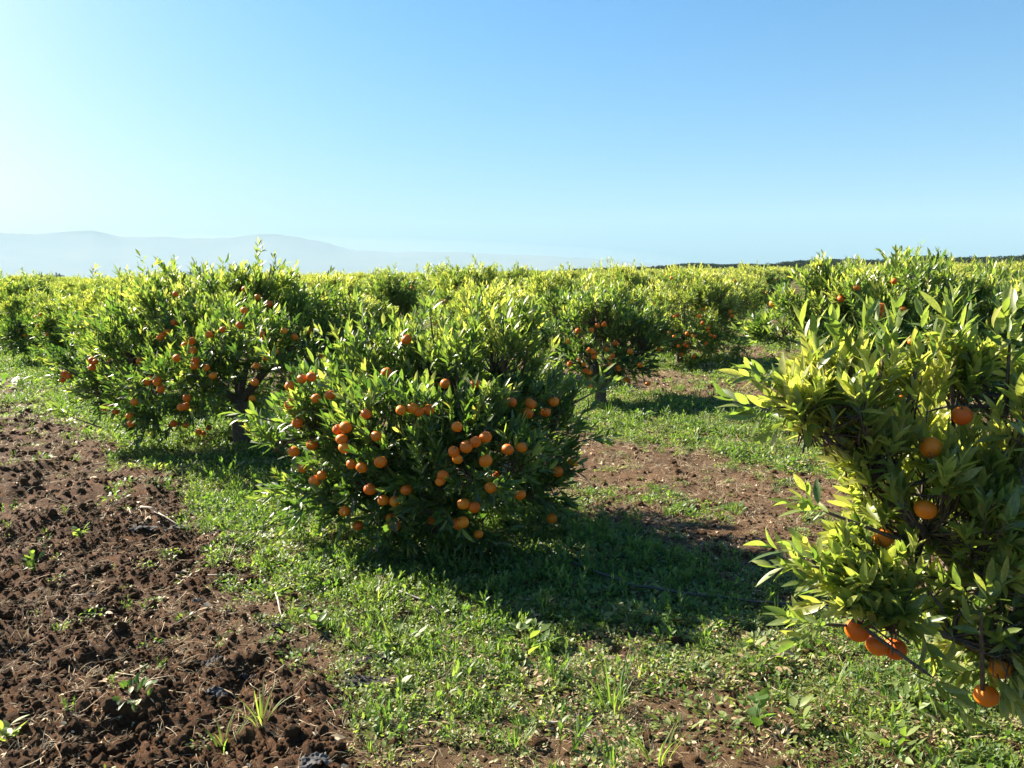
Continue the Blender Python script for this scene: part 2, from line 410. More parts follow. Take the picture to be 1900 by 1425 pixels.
def lobes_sample(lobes, rng, clump_r=0.13, per_area=15, spr=8, zmin=0.10, slen=(0.08, 0.22)):
    """clumps over the lobes (and some inside), sprigs on each clump -> sprig base, dir, len"""
    B, D, S, Yg_lit = [], [], [], []
    Lc = np.array([l[:3] for l in lobes]); Lr = np.array([l[3:6] for l in lobes])
    ctr = Lc.mean(0)
    ztop = (Lc[:, 2] + Lr[:, 2]).max()
    for c, r in zip(Lc, Lr):
        n = int(per_area * 4 * math.pi * (r.prod() ** (2 / 3)))
        n = max(n, 6)
        u = norm(rng.normal(0, 1, (n, 3)))
        rad = np.where(rng.random(n) < 0.72, rng.uniform(0.72, 1.0, n), rng.uniform(0.25, 0.72, n))
        cc = c + u * rad[:, None] * r
        # drop clumps deep inside other lobes
        q = (((cc[:, None] - Lc[None]) / Lr[None]) ** 2).sum(-1)
        deep = (q < 0.30).sum(1) > 1
        keep = ~(deep & (rng.random(n) < 0.7)) & (cc[:, 2] > zmin)
        for p, uu in zip(cc[keep], u[keep]):
            out = norm(p - ctr + 0.0001)
            m = rng.poisson(spr) + 2
            v = norm(rng.normal(0, 1, (m, 3)) * [1, 1, 0.85] + uu * 0.5 + out * 0.4)
            cr = clump_r * rng.uniform(0.75, 1.3)
            b = p + v * cr * rng.uniform(0.1, 0.8, (m, 1))
            upw = 0.95 if p[2] > ztop * 0.45 else 0.3
            d = norm(v * 0.55 + out * 0.45 + np.array([0, 0, upw]) + rng.normal(0, 0.25, (m, 3)))
            B.append(b); D.append(d); S.append(rng.uniform(*slen, m))
            yg_lit = np.clip(rng.normal(0.16, 0.12) + 0.42 * (p[2] / ztop) ** 2.5, 0, 0.9) + rng.normal(0, 0.08, m)  # random young flush, plus upper clumps painted yellower to look sunlit
            yg_lit = np.where(rng.random(m) < 0.06, yg_lit + 0.35, yg_lit)
            Yg_lit.append(yg_lit)
    return np.vstack(B), np.vstack(D), np.concatenate(S), np.clip(np.concatenate(Yg_lit), 0, 1)

def inside(p, lobes, k=0.95):
    for l in lobes:
        if sum(((p[i] - l[i]) / (l[3 + i] * k)) ** 2 for i in range(3)) < 1: return True
    return False
def fruit_point(px, py, lobes, depth):
    d = ray(px, py); d = d / d[1]
    y = depth - 2.2
    while y < depth + 1.5:
        p = EYE + d * y
        if inside(p, lobes, 1.0): return EYE + d * (y + 0.03)
        y += 0.02
    return EYE + d * (depth - 0.15)

# ---- fruit mesh
def orange_mesh(name, sub, tint=0.0, r=0.036):
    import bmesh
    bm = bmesh.new(); bmesh.ops.create_uvsphere(bm, u_segments=sub * 2, v_segments=sub, radius=r)
    for v in bm.verts:
        v.co.z *= 0.93
        a = v.co.xy.length / r
        if v.co.z > 0: v.co.z -= 0.004 * math.exp(-(a / 0.22) ** 2)
        else: v.co.z += 0.002 * math.exp(-(a / 0.15) ** 2)
    me = bpy.data.meshes.new(name)
    for f in bm.faces: f.smooth = True
    bm.to_mesh(me); bm.free()
    # calyx and stalk in a second slot
    V, T = tube([(0, 0, r * 0.86), (0.001, 0, r * 0.97), (0.003, 0.001, r * 1.35)], [0.005, 0.0022, 0.0016], 5)
    b2 = bmesh.new(); b2.from_mesh(me)
    vs = [b2.verts.new(v) for v in V]
    for t in T:
        f = b2.faces.new([vs[i] for i in t]); f.material_index = 1
    b2.to_mesh(me); b2.free()
    me.materials.append(M['orange']); me.materials.append(M['bark'])
    a = me.attributes.new('tint', 'FLOAT', 'POINT'); a.data.foreach_set('value', np.full(len(me.vertices), tint, np.float32))
    return me
ORANGE_HI = [orange_mesh('orange_fruit', 12, t) for t in (0, 0.3)]
ORANGE_LO = [orange_mesh('orange_fruit_small', 6, t) for t in (0, 0.3)]

# ---- single leaf meshes shared by the leaves that are objects of their own
LEAF_ME = []
for tint in (0.12, 0.28, 0.45, 0.7):
    for curl in (0.02, 0.2):
        L = dict(P=np.zeros((1, 3)), X=np.array([[1., 0, 0]]), Y=np.array([[0, 1., 0]]), Z=np.array([[0, 0, 1.]]),
                 len=np.ones(1), wid=np.array([0.34]), curl=np.array([curl]), fold=np.array([0.3]), tint=np.array([tint]))
        V, T, tt = leaves_mesh(L, 5)
        LEAF_ME.append((tint, curl, mesh_np('leaf', V, T, M['leaf'], attrs={'tint': tt, 'mid': mid_attr(5, 1)})))
def leaf_object(L, i, parent, base):
    best = min(LEAF_ME, key=lambda q: abs(q[0] - L['tint'][i]) * 2 + abs(q[1] - L['curl'][i]))
    o = bpy.data.objects.new('leaf', best[2]); COL.objects.link(o); o.parent = parent
    s = L['len'][i]; w = L['wid'][i] / 0.34
    X, Y, Z = L['X'][i] * w, L['Y'][i] * s, L['Z'][i] * s
    p = L['P'][i] - base
    o.matrix_local = Matrix(((X[0], Y[0], Z[0], p[0]), (X[1], Y[1], Z[1], p[1]), (X[2], Y[2], Z[2], p[2]), (0, 0, 0, 1)))

def trunk_parts(base, lobes, rng, trunk_h=0.34, r0=0.055, nlimb=6):
    """trunk, limbs, twigs in coordinates local to the base"""
    c = np.array([l[:3] for l in lobes]) - base
    lean = np.array([rng.normal(0, 0.03), rng.normal(0, 0.03), trunk_h])
    tr = tube(bend((0, 0, -0.08), lean, 6, 0.05, rng), np.linspace(r0 * 1.25, r0, 6), 9)
    order = np.argsort(-np.linalg.norm(c, axis=1))
    picks = []
    for i in order:
        if all(np.linalg.norm(norm(c[i] - lean) - norm(c[j] - lean)) > 0.35 for j in picks): picks.append(i)
        if len(picks) >= nlimb: break
    limbs, tips = [], []
    for i in picks:
        P = bend(lean * 0.93, c[i] * 0.98, 7, 0.10, rng); P[3:5, 2] -= 0.02
        limbs.append(tube(P, np.linspace(r0 * 0.62, r0 * 0.16, 7), 6)); tips.append(P)
    return tr, limbs, tips

def build_hero(name, base, lobes, label, rng, nst, fruit_px, depth, individuals, density=15, spr=8, shoots=(), fruit_r=0.95, llen=0.076,
               trunk_h=0.34, r0=0.055, hi=True, group='orange trees of the orchard', extra_fruit=0, zmin=0.1, clear=0.12, clear_r=0.032, clump_r=0.13, slen=(0.08, 0.22), shrink=0.09, yng=0.0):
    base = np.asarray(base, float)
    root = empty(name, base, label, 'tree', group)
    slobes = [(*l[:3], *[max(q - shrink, q * 0.45) for q in l[3:]]) for l in lobes]
    B, D, S, Yg_lit = lobes_sample(slobes, rng, per_area=density, spr=spr, zmin=zmin, clump_r=clump_r, slen=slen)
    Yg_lit = np.clip(Yg_lit + yng, 0, 1)
    L = sprigs(B, D, S, Yg_lit, rng, llen=llen)
    Ls = [L]
    stems = []
    for (p, d, ln, n) in shoots:                       # tall water sprouts
        p = np.asarray(p, float); d = norm(np.asarray(d, float))
        k = int(n)
        q = p + d * np.linspace(0, ln, k)[:, None] + rng.normal(0, 0.01, (k, 3))
        Ls.append(sprigs(q, norm(np.tile(d, (k, 1)) + rng.normal(0, 0.3, (k, 3))), np.full(k, 0.12), np.full(k, 0.45), rng, (5, 7), llen))
        stems.append(tube([p - d * 0.2, p + d * ln * 0.5, p + d * ln], [0.007, 0.005, 0.002], 5))
    L = cat(Ls)
    L = take(L, L['P'][:, 2] > 0.05)
    # fruit
    fr = [fruit_point(x, y, lobes, depth) for (x, y) in fruit_px]
    fr = [p for p in fr if p[2] > 0.09]
    for _ in range(extra_fruit):
        l = lobes[rng.integers(len(lobes))]; u = norm(rng.normal(0, 1, 3)); u[1] = abs(u[1]) * (1 if rng.random() < 0.7 else -1)
        q = np.array(l[:3]) + u * np.array(l[3:6]) * 0.95
        if q[2] > 0.2: fr.append(q)
    keep = np.ones(len(L['P']), bool); mid = L['P'] + L['Y'] * L['len'][:, None] * 0.5
    for f in fr:
        dv = mid - f; dist = np.linalg.norm(dv, axis=1)
        tc = norm(EYE - f); along = dv @ tc
        perp = np.linalg.norm(dv - along[:, None] * tc, axis=1)
        keep &= ~((dist < 0.042) | ((along > 0) & (along < clear) & (perp < clear_r)))
    L = take(L, keep)
    for i, f in enumerate(fr):
        o = bpy.data.objects.new('orange', (ORANGE_HI if hi else ORANGE_LO)[i % 2]); COL.objects.link(o); o.parent = root
        s = rng.uniform(0.76, 1.03) * fruit_r
        o.location = f - base; o.scale = (s * rng.uniform(.97, 1.04), s, s * rng.uniform(.92, 1.04)); o.rotation_euler = (rng.normal(0, .35), rng.normal(0, .35), rng.uniform(0, 6))
    # leaves that are objects of their own: those that show largest
    if individuals:
        mid = L['P'] + L['Y'] * L['len'][:, None] * 0.5
        rel = mid - EYE
        dep = rel @ fw
        sx = 950 + F * (rel @ rt) / dep; sy = 712.5 - F * (rel @ up) / dep
        view = norm(rel)
        face = np.abs((L['Z'] * view).sum(1)) * 0.7 + 0.3
        score = L['len'] * face * np.sqrt(1 - np.clip((L['Y'] * view).sum(1), -1, 1) ** 2) / dep
        vis = (sx > 0) & (sx < 1900) & (sy > 0) & (sy < 1425)
        # keep the frontmost leaf of each small cell of the view
        cell = (sx // 14).astype(int) * 1000 + (sy // 14).astype(int)
        order = np.argsort(dep); seen = {}; front = np.zeros(len(dep), bool)
        for i in order:
            if vis[i] and cell[i] not in seen: seen[cell[i]] = 1; front[i] = True
        sc = np.where(front, score, -1)
        idx = np.argsort(-sc)[:individuals]; idx = idx[sc[idx] > 0]
        for i in idx: leaf_object(L, i, root, base)
        m = np.ones(len(dep), bool); m[idx] = False; L = take(L, m)
    L['P'] = L['P'] - base
    V, T, tt = leaves_mesh(L, nst)
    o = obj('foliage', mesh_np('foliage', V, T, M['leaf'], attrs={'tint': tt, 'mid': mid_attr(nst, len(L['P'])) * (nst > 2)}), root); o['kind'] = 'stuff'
    tr, limbs, tips = trunk_parts(base, lobes, rng, trunk_h, r0)
    obj('trunk', mesh_np('trunk', *tr, M['bark']), root)
    for l in limbs: obj('limb', mesh_np('limb', *l, M['bark']), root)
    tw = []
    sub = rng.choice(len(B), min(len(B), 900), replace=False)
    allp = np.vstack(tips)
    for i in sub:
        b = B[i] - base
        j = np.argmin(((allp - b) ** 2).sum(1) + rng.random(len(allp)) * 0.05)
        if np.linalg.norm(allp[j] - b) < 0.65 and rng.random() < 0.45: tw.append(tube(bend(allp[j], b, 4, 0.08, rng), [0.008, 0.006, 0.004, 0.003], 3))
        tw.append(tube([b - D[i] * 0.08, b, b + D[i] * S[i]], [0.0035, 0.003, 0.0015], 3))
    tw += [(V - base, T) for V, T in stems]
    o = obj('twigs', mesh_np('twigs', *join(tw), M['bark']), root); o['kind'] = 'stuff'
    print(name, 'leaves', len(L['P']), 'fruit', len(fr))
    return root

# ================================================================== SETTING
def build_ground():
    a_f = np.radians(np.linspace(-50, 50, 600)); a_b = np.radians(np.linspace(50, 310, 54))[1:-1]
    A = np.concatenate([a_f, a_b])
    r = [0.25, 0.7, 1.2, 1.6, 1.9]
    while r[-1] < 14000:
        x = r[-1]
        k = 0.0055 if x < 6 else 0.008 if x < 14 else 0.02 if x < 60 else 0.07
        if x < 2.1: k = 0.02
        r.append(x * (1 + k))
    R = np.array(r)
    X = R[:, None] * np.sin(A)[None]; Y = R[:, None] * np.cos(A)[None]
    H = height(X.ravel(), Y.ravel())
    till, green = zones(X.ravel(), Y.ravel())
    nA = len(A); nR = len(R)
    V = np.stack([X.ravel(), Y.ravel(), H], 1)
    i = np.arange(nR - 1)[:, None]; j = np.arange(nA)[None]; j2 = (j + 1) % nA
    Q = np.stack([(i * nA + j), (i * nA + j2), ((i + 1) * nA + j2), ((i + 1) * nA + j)], -1).reshape(-1, 4)
    V = np.vstack([V, [[0, 0, 0]]])
    rr = np.hypot(V[:, 0], V[:, 1])
    gr = np.append(green, 0) * (0.55 + 0.35 * sstep(6, 20, rr)); gr = np.where(rr > 60, 0.9, gr)
    me = mesh_np('ground', V, Q[:, ::-1], M['soil'], attrs={'green': gr, 'tilled': np.append(till, 1)})
    o = obj('ground', me); tag(o, kind='structure')
    print('ground', len(V), nR)
build_ground()

def build_hills():
    prof = [(-700, 470), (-450, 440), (-250, 436), (-120, 428), (0, 430), (60, 433), (110, 430), (170, 426), (200, 432), (225, 438), (300, 438), (350, 441), (420, 440), (480, 433),
            (510, 433), (560, 440), (610, 450), (650, 463), (730, 467), (800, 466), (860, 467), (920, 471), (1000, 473), (1060, 478),
            (1130, 480), (1180, 486), (1220, 488), (1270, 494), (1400, 500), (1700, 505)]
    az, el = [], []
    for x, y in prof:
        d = ray(x, y); az.append(math.atan2(d[0], d[1])); el.append(d[2] / math.hypot(d[0], d[1]))
    A = np.linspace(az[0], az[-1], 420)
    E = np.interp(A, az, el); E = np.maximum(E, 0)
    Rr = np.linspace(9200, 13500, 36)
    ridge = 11800.0
    AA, RR = np.meshgrid(A, Rr)
    EE = np.interp(AA, A, E)
    X, Y = RR * np.sin(AA), RR * np.cos(AA)
    t = np.where(RR < ridge, (RR - 9200) / (ridge - 9200), (13500 - RR) / (13500 - ridge))
    shape = np.clip(t, 0, 1) ** 1.15
    n = fbm(X / 1000, Y / 1000, 0.9, 5, 40)
    Hh = EE * ridge * shape * (1 + 0.22 * n * (1 - shape)) + 7 * fbm(X / 1000, Y / 1000, 5, 3, 44) * shape * (EE > 0.002) - 2
    nA = len(A)
    V = np.stack([X.ravel(), Y.ravel(), Hh.ravel()], 1)
    i = np.arange(len(Rr) - 1)[:, None]; j = np.arange(nA - 1)[None]
    Q = np.stack([i * nA + j, i * nA + j + 1, (i + 1) * nA + j + 1, (i + 1) * nA + j], -1).reshape(-1, 4)
    o = obj('hills', mesh_np('hills', V, Q, M['hill'])); tag(o, kind='structure')
build_hills()

HAZE = 1.0e-4
def build_haze():
    import bmesh
    bm = bmesh.new(); bmesh.ops.create_cube(bm, size=1)
    for v in bm.verts:
        v.co.x *= 29000; v.co.y *= 29000
        v.co.z = -1.2 if v.co.z < 0 else 900
    me = bpy.data.meshes.new('haze'); bm.to_mesh(me); bm.free()
    m, nt, ns, ln = new_mat('haze')
    pv = ns.new('ShaderNodeVolumePrincipled')
    pv.inputs['Color'].default_value = (0.35, 0.53, 0.66, 1); pv.inputs['Density'].default_value = HAZE
    pv.inputs['Anisotropy'].default_value = 0.0
    out = node(ns, 'ShaderNodeOutputMaterial'); ln.new(pv.outputs[0], out.inputs['Volume'])
    me.materials.append(m)
    tag(obj('haze', me), kind='stuff')
    # bank of morning mist lying in the valley in front of the hills
    bm = bmesh.new(); bmesh.ops.create_uvsphere(bm, u_segments=48, v_segments=24, radius=1)
    for v in bm.verts:
        v.co.x = v.co.x * 6500 - 5000; v.co.y = v.co.y * 2300 + 6200; v.co.z = max(v.co.z, 0) * 340 + 4
    bmesh.ops.remove_doubles(bm, verts=bm.verts, dist=0.01)
    me = bpy.data.meshes.new('mist'); bm.to_mesh(me); bm.free()
    m, nt, ns, ln = new_mat('mist')
    pv = ns.new('ShaderNodeVolumePrincipled')
    pv.inputs['Color'].default_value = (0.52, 0.64, 0.72, 1); pv.inputs['Density'].default_value = 1.3e-4
    out = node(ns, 'ShaderNodeOutputMaterial'); ln.new(pv.outputs[0], out.inputs['Volume'])
    me.materials.append(m)
    tag(obj('mist', me), 'bank of white mist lying in the valley below the hills', None, None, 'stuff')
build_haze()

# ================================================================== TREES
def LB(px, py, y, r, rz=None, ry=None):
    p = at_depth(px, py, y); return (p[0], p[1], p[2], r, ry or r, rz or r)
def gz(x, y): return float(height(np.array([x]), np.array([y]))[0])

# ---- T0, the fruit-laden tree in the middle
b0 = on_ground(810, 1012); b0[1] = 5.0; b0 = np.array([at_depth(815, 1000, 5.0)[0], 5.0, 0]); b0[2] = gz(b0[0], 5.0)
lob0 = [LB(640, 755, 4.9, .34), LB(565, 800, 5.0, .28), LB(590, 880, 4.9, .26), LB(660, 910, 4.7, .27), LB(810, 690, 5.1, .33),
        LB(920, 690, 5.1, .36), LB(740, 820, 4.5, .36), LB(870, 850, 4.45, .38), LB(965, 800, 4.95, .32), LB(1000, 870, 5.0, .24),
        LB(740, 945, 4.6, .20), LB(880, 950, 4.6, .24), LB(800, 800, 5.5, .50), LB(600, 780, 5.4, .30), LB(960, 770, 5.5, .34),
        LB(710, 720, 4.95, .33), LB(960, 930, 4.9, .24), LB(870, 760, 4.8, .36), LB(700, 900, 5.3, .3)]
f0 = [(754,630),(723,695),(717,692),(560,703),(578,699),(586,739),(538,750),(538,716),(613,733),(679,768),(744,761),(765,757),(778,764),(796,760),(882,712),
      (826,712),(949,746),(984,749),(980,767),(1013,765),(1027,745),(641,793),(634,815),(639,831),(627,797),(698,809),(579,825),(545,838),
      (562,868),(652,861),(671,867),(706,857),(597,882),(584,892),(865,829),(882,820),(901,811),(849,852),(842,838),(901,855),(942,834),
      (968,830),(822,883),(817,893),(754,909),(732,930),(711,928),(860,935),(880,941),(965,918),(1035,875),(1062,858),(725,962),(732,975),
      (665,975),(654,1001),(800,965),(850,972),(859,969),(888,991),(928,1012),(961,1010),(1024,962),(848,792),(640,948),(686,908),(552,785),(910,905)]
rng = np.random.default_rng(11)
sh0 = [(at_depth(690, 640, 5.0), (-.25, 0, 1), .14, 4), (at_depth(520, 690, 5.0), (-.3, -.1, .6), .16, 5), (at_depth(880, 630, 5.0), (0, 0, 1), .14, 5),
       (at_depth(980, 640, 5.1), (.2, 0, 1), .16, 5), (at_depth(1080, 740, 5.0), (.9, 0, .5), .14, 5), (at_depth(500, 780, 4.9), (-1, -.2, .3), .1, 4),
       (at_depth(800, 600, 5.1), (-.1, 0, 1), .1, 4), (at_depth(1070, 820, 5.0), (1, 0, .2), .13, 4)]
build_hero('orange_tree', b0, lob0, 'low round orange tree in the middle foreground, loaded with ripe fruit', rng, 3, f0, 5.0, 300,
           density=19, spr=8, shoots=sh0, hi=True, extra_fruit=4, zmin=0.16, trunk_h=0.28, r0=0.06)

# ---- T1, the large tree on the left
b1 = np.array([at_depth(447, 800, 7.8)[0], 7.8, 0]); b1[2] = gz(b1[0], 7.8)
lob1 = [LB(430, 590, 7.7, .46), LB(540, 610, 7.8, .42), LB(330, 610, 7.7, .45), LB(250, 670, 7.7, .44), LB(215, 735, 7.6, .27),
        LB(300, 735, 7.3, .38), LB(365, 708, 7.1, .30), LB(545, 690, 7.2, .33), LB(610, 680, 7.6, .38), LB(620, 610, 7.9, .36),
        LB(480, 560, 7.9, .34), LB(240, 600, 8.0, .36), LB(595, 705, 7.6, .28), LB(430, 640, 8.5, .7), LB(300, 640, 8.4, .5),
        LB(560, 650, 8.4, .5), LB(350, 690, 6.9, .3), LB(460, 650, 7.0, .42), LB(170, 690, 7.8, .30), LB(360, 560, 8.1, .34)]
f1c = [(878,538),(846,585),(818,602),(806,614),(930,653),(965,632),(970,677),(1123,574),(1208,552),(1053,600),(1319,595),(1483,611),(1557,583),
       (1432,580),(1356,445),(1298,410),(1230,478),(885,395),(1233,370),(480,737),(463,730),(465,765),(702,732),(890,718),(985,730),(980,757),
       (1040,765),(1290,757),(1345,712),(1385,685),(1622,712),(1655,730),(1755,665),(1072,807),(1284,841),(750,822),(793,828),(790,840),(810,873),
       (742,840),(940,918),(678,937),(527,967),(550,955),(585,985),(912,965),(935,960),(935,1052),(875,1048),(653,1010),(661,1047),(690,1142),
       (1052,1068),(1025,1098),(1000,1090),(325,797),(348,808),(315,828),(1270,920),(1330,625)]
f1 = [(x * .3684, 400 + y * .3684) for x, y in f1c]
rng = np.random.default_rng(12)
sh1 = [(at_depth(480, 540, 7.8), (.02, 0, 1), .32, 9), (at_depth(500, 530, 7.7), (.35, 0, 1), .18, 5), (at_depth(285, 560, 7.8), (-.1, 0, 1), .33, 7), (at_depth(310, 560, 7.8), (.2, 0, 1), .24, 5),
       (at_depth(415, 550, 7.9), (0, 0, 1), .26, 7), (at_depth(225, 560, 7.9), (.1, 0, 1), .2, 6), (at_depth(365, 560, 8.0), (0, 0, 1), .2, 5), (at_depth(600, 560, 8), (.1, 0, 1), .18, 5),
       (at_depth(540, 560, 8), (.1, 0, 1), .2, 5), (at_depth(150, 780, 7.7), (-1, 0, .4), .2, 6), (at_depth(130, 690, 7.7), (-1, 0, .6), .15, 5)]
build_hero('orange_tree', b1, lob1, 'large spreading orange tree left of the fruit-laden middle tree, tall shoots on top', rng, 2, f1, 7.8, 300,
           density=15, spr=8, shoots=sh1, hi=True, extra_fruit=2, yng=-0.05, zmin=0.34, trunk_h=0.42, r0=0.07)

# ---- T2, the near tree cut by the right edge
b2 = np.array([at_depth(2120, 1200, 2.5)[0], 2.45, 0]); b2[2] = gz(b2[0], b2[1])
lob2 = [LB(1555, 787, 2.35, .125, .11), LB(1505, 782, 2.35, .06, .05), LB(1650, 777, 2.4, .14), LB(1620, 822, 2.45, .12), LB(1690, 830, 2.6, .12), LB(1615, 890, 2.4, .09),
        LB(1700, 920, 2.4, .15), LB(1780, 940, 2.35, .18), LB(1860, 1000, 2.35, .20), LB(1600, 1080, 2.3, .09), LB(1680, 1080, 2.35, .13),
        LB(1770, 1090, 2.35, .15), LB(1880, 1110, 2.3, .14), LB(1775, 722, 2.5, .06), LB(1905, 742, 2.4, .08), LB(1900, 850, 2.3, .12),
        LB(1600, 850, 2.4, .08), LB(1700, 960, 2.65, .18), LB(1810, 1060, 2.65, .2), LB(1850, 1190, 2.3, .08),
        LB(1990, 832, 2.5, .2), LB(2020, 950, 2.5, .28), LB(2090, 772, 2.5, .2), LB(1850, 900, 2.75, .16), LB(1560, 732, 2.45, .06), LB(1870, 1190, 2.25, .08),
        LB(1640, 1140, 2.25, .06), LB(1610, 985, 2.45, .09), LB(2050, 1100, 2.5, .28), LB(2180, 850, 2.5, .3), LB(1590, 792, 2.5, .1), LB(1950, 1210, 2.4, .1)]
f2 = [(1717,945),(1640,998),(1785,771),(1727,830),(1590,1170),(1627,1198),(1661,1204),(1855,1238),(1830,1290)]
rng = np.random.default_rng(13)
sh2 = [(at_depth(1580, 715, 2.4), (-.1, 0, 1), .12, 5), (at_depth(1632, 705, 2.4), (.1, 0, 1), .12, 5), (at_depth(1470, 722, 2.35), (-1, 0, .25), .06, 4), (at_depth(1485, 755, 2.35), (-1, 0, 0), .07, 4),
       (at_depth(1690, 725, 2.4), (.2, 0, 1), .10, 4), (at_depth(1765, 705, 2.45), (-.1, 0, 1), .12, 5), (at_depth(1870, 690, 2.4), (0, 0, 1), .10, 5), (at_depth(1515, 725, 2.4), (-.2, 0, 1), .08, 4),
       (at_depth(1700, 1235, 2.2), (.3, -.2, -.2), .05, 4), (at_depth(1840, 740, 2.45), (-.5, 0, .9), .2, 7), (at_depth(1545, 1060, 2.3), (-1, -.1, .3), .08, 5),
       (at_depth(1560, 1160, 2.3), (-1, -.1, .1), .06, 4), (at_depth(1820, 1170, 2.15), (-.2, -.2, 1), .07, 4), (at_depth(1560, 960, 2.35), (-1, 0, .4), .06, 4)]
rng = np.random.default_rng(13)
build_hero('orange_tree', b2, lob2, 'nearest orange tree with large pale leaves, cut off by the right edge of the photo', rng, 5, f2, 2.45, 300,
           density=34, spr=3, llen=0.074, clump_r=0.05, slen=(0.05, 0.13), shrink=0.02, yng=0.28, shoots=sh2, hi=True, extra_fruit=0, fruit_r=0.96, zmin=0.3, trunk_h=0.4, r0=0.05, clear=0.5, clear_r=0.046)

# ---- T3 the small forked tree, T5 behind it, T4 on the right behind the nearest tree
b3 = on_ground(1117, 752)
lob3 = [LB(1105, 600, 10.2, .48, .36), LB(1045, 625, 10.1, .36), LB(1165, 620, 10.1, .42), LB(1075, 665, 9.8, .32, .28), LB(1155, 665, 9.9, .34, .28), LB(1195, 650, 10.1, .26),
        LB(1120, 600, 10.7, .5), LB(1040, 600, 10.5, .35), LB(1180, 600, 10.5, .4), LB(1010, 640, 10.1, .2)]
f3 = [(900 + x * .3158, 460 + y * .3158) for x, y in [(626,482),(487,549),(767,558),(714,594),(610,600),(630,608),(642,638),(730,653),(750,632),(853,608),
      (735,680),(780,700),(787,714),(912,688),(553,657),(580,683),(593,722),(616,730),(622,775),(617,808),(498,797),(817,775),(838,775),(956,797),
      (1022,594),(660,455),(700,448),(545,487),(500,680)]]
rng = np.random.default_rng(14)
build_hero('orange_tree', b3, lob3, 'small orange tree with bare forked trunk, right of and behind the middle tree', rng, 2, f3, b3[1], 300,
           density=15, spr=8, hi=False, extra_fruit=8, zmin=0.3, trunk_h=0.3, r0=0.06, fruit_r=1.0)
b4 = np.array([3.75, 7.6, 0]); b4[2] = gz(b4[0], b4[1])
lob4 = [LB(1500, 588, 7.6, .36), LB(1520, 538, 7.7, .2), LB(1610, 578, 7.5, .42), LB(1710, 588, 7.4, .45), LB(1820, 608, 7.4, .45), LB(1445, 623, 7.6, .24, .2), LB(1580, 648, 7.3, .38),
        LB(1700, 678, 7.0, .45), LB(1830, 698, 7.1, .45), LB(1760, 748, 7.1, .38), LB(1640, 708, 7.2, .38), LB(1700, 608, 8.0, .7), LB(1850, 628, 8.1, .7), LB(1560, 608, 8.2, .5),
        LB(1900, 608, 7.6, .5), LB(1950, 708, 7.6, .5), LB(1660, 548, 7.7, .25)]
f4 = [(1300 + x * .3158, 450 + y * .3158) for x, y in [(1238,582),(1358,558),(1485,605),(1505,662),(1530,735),(1268,797),(1190,805),(1225,850),(1340,888),(1450,897),
      (1655,680),(1350,985),(1440,800),(1180,915),(1580,530),(1188,395),(1065,375),(1058,408),(1070,435),(1137,228),(825,330),(917,265),(1420,640),(1600,600)]]
rng = np.random.default_rng(15)
sh4 = [(at_depth(1495, 545, 7.6), (0, 0, 1), .16, 5), (at_depth(1700, 535, 7.5), (0, 0, 1), .12, 4), (at_depth(1570, 535, 7.6), (0, 0, 1), .12, 4), (at_depth(1400, 610, 7.6), (-1, 0, .3), .1, 4)]
build_hero('orange_tree', b4, lob4, 'broad orange tree rising behind the nearest tree, right of the open alley', rng, 2, f4, 7.6, 300,
           density=14, spr=8, shoots=sh4, hi=True, extra_fruit=8, zmin=0.25, trunk_h=0.4, r0=0.06)
b5 = on_ground(1262, 676)
lob5 = [LB(1270, 555, b5[1], .6, .42), LB(1215, 590, b5[1] - .2, .5), LB(1320, 580, b5[1] - .2, .5), LB(1280, 620, b5[1] - .6, .5, .4), LB(1230, 630, b5[1] - .4, .4, .35),
        LB(1335, 630, b5[1] - .3, .42, .38), LB(1270, 580, b5[1] + .6, .7), LB(1350, 570, b5[1] + .3, .5)]
f5 = [(900 + x * .3158, 460 + y * .3158) for x, y in [(1130,395),(1187,503),(1175,567),(1190,576),(1110,520),(1135,575),(1357,383),(1312,470),(1312,490),(1325,512),
      (1349,520),(1225,518),(1278,443),(1160,625),(1220,650),(1228,635),(1300,560),(1285,360),(1080,500),(1260,400),(1440,375),(1450,400)]]
rng = np.random.default_rng(16)
build_hero('orange_tree', b5, lob5, 'orange tree left of the alley, directly behind the small forked tree', rng, 1, f5, b5[1], 0,
           density=14, spr=9, hi=False, extra_fruit=8, zmin=0.25, trunk_h=0.3, r0=0.06)

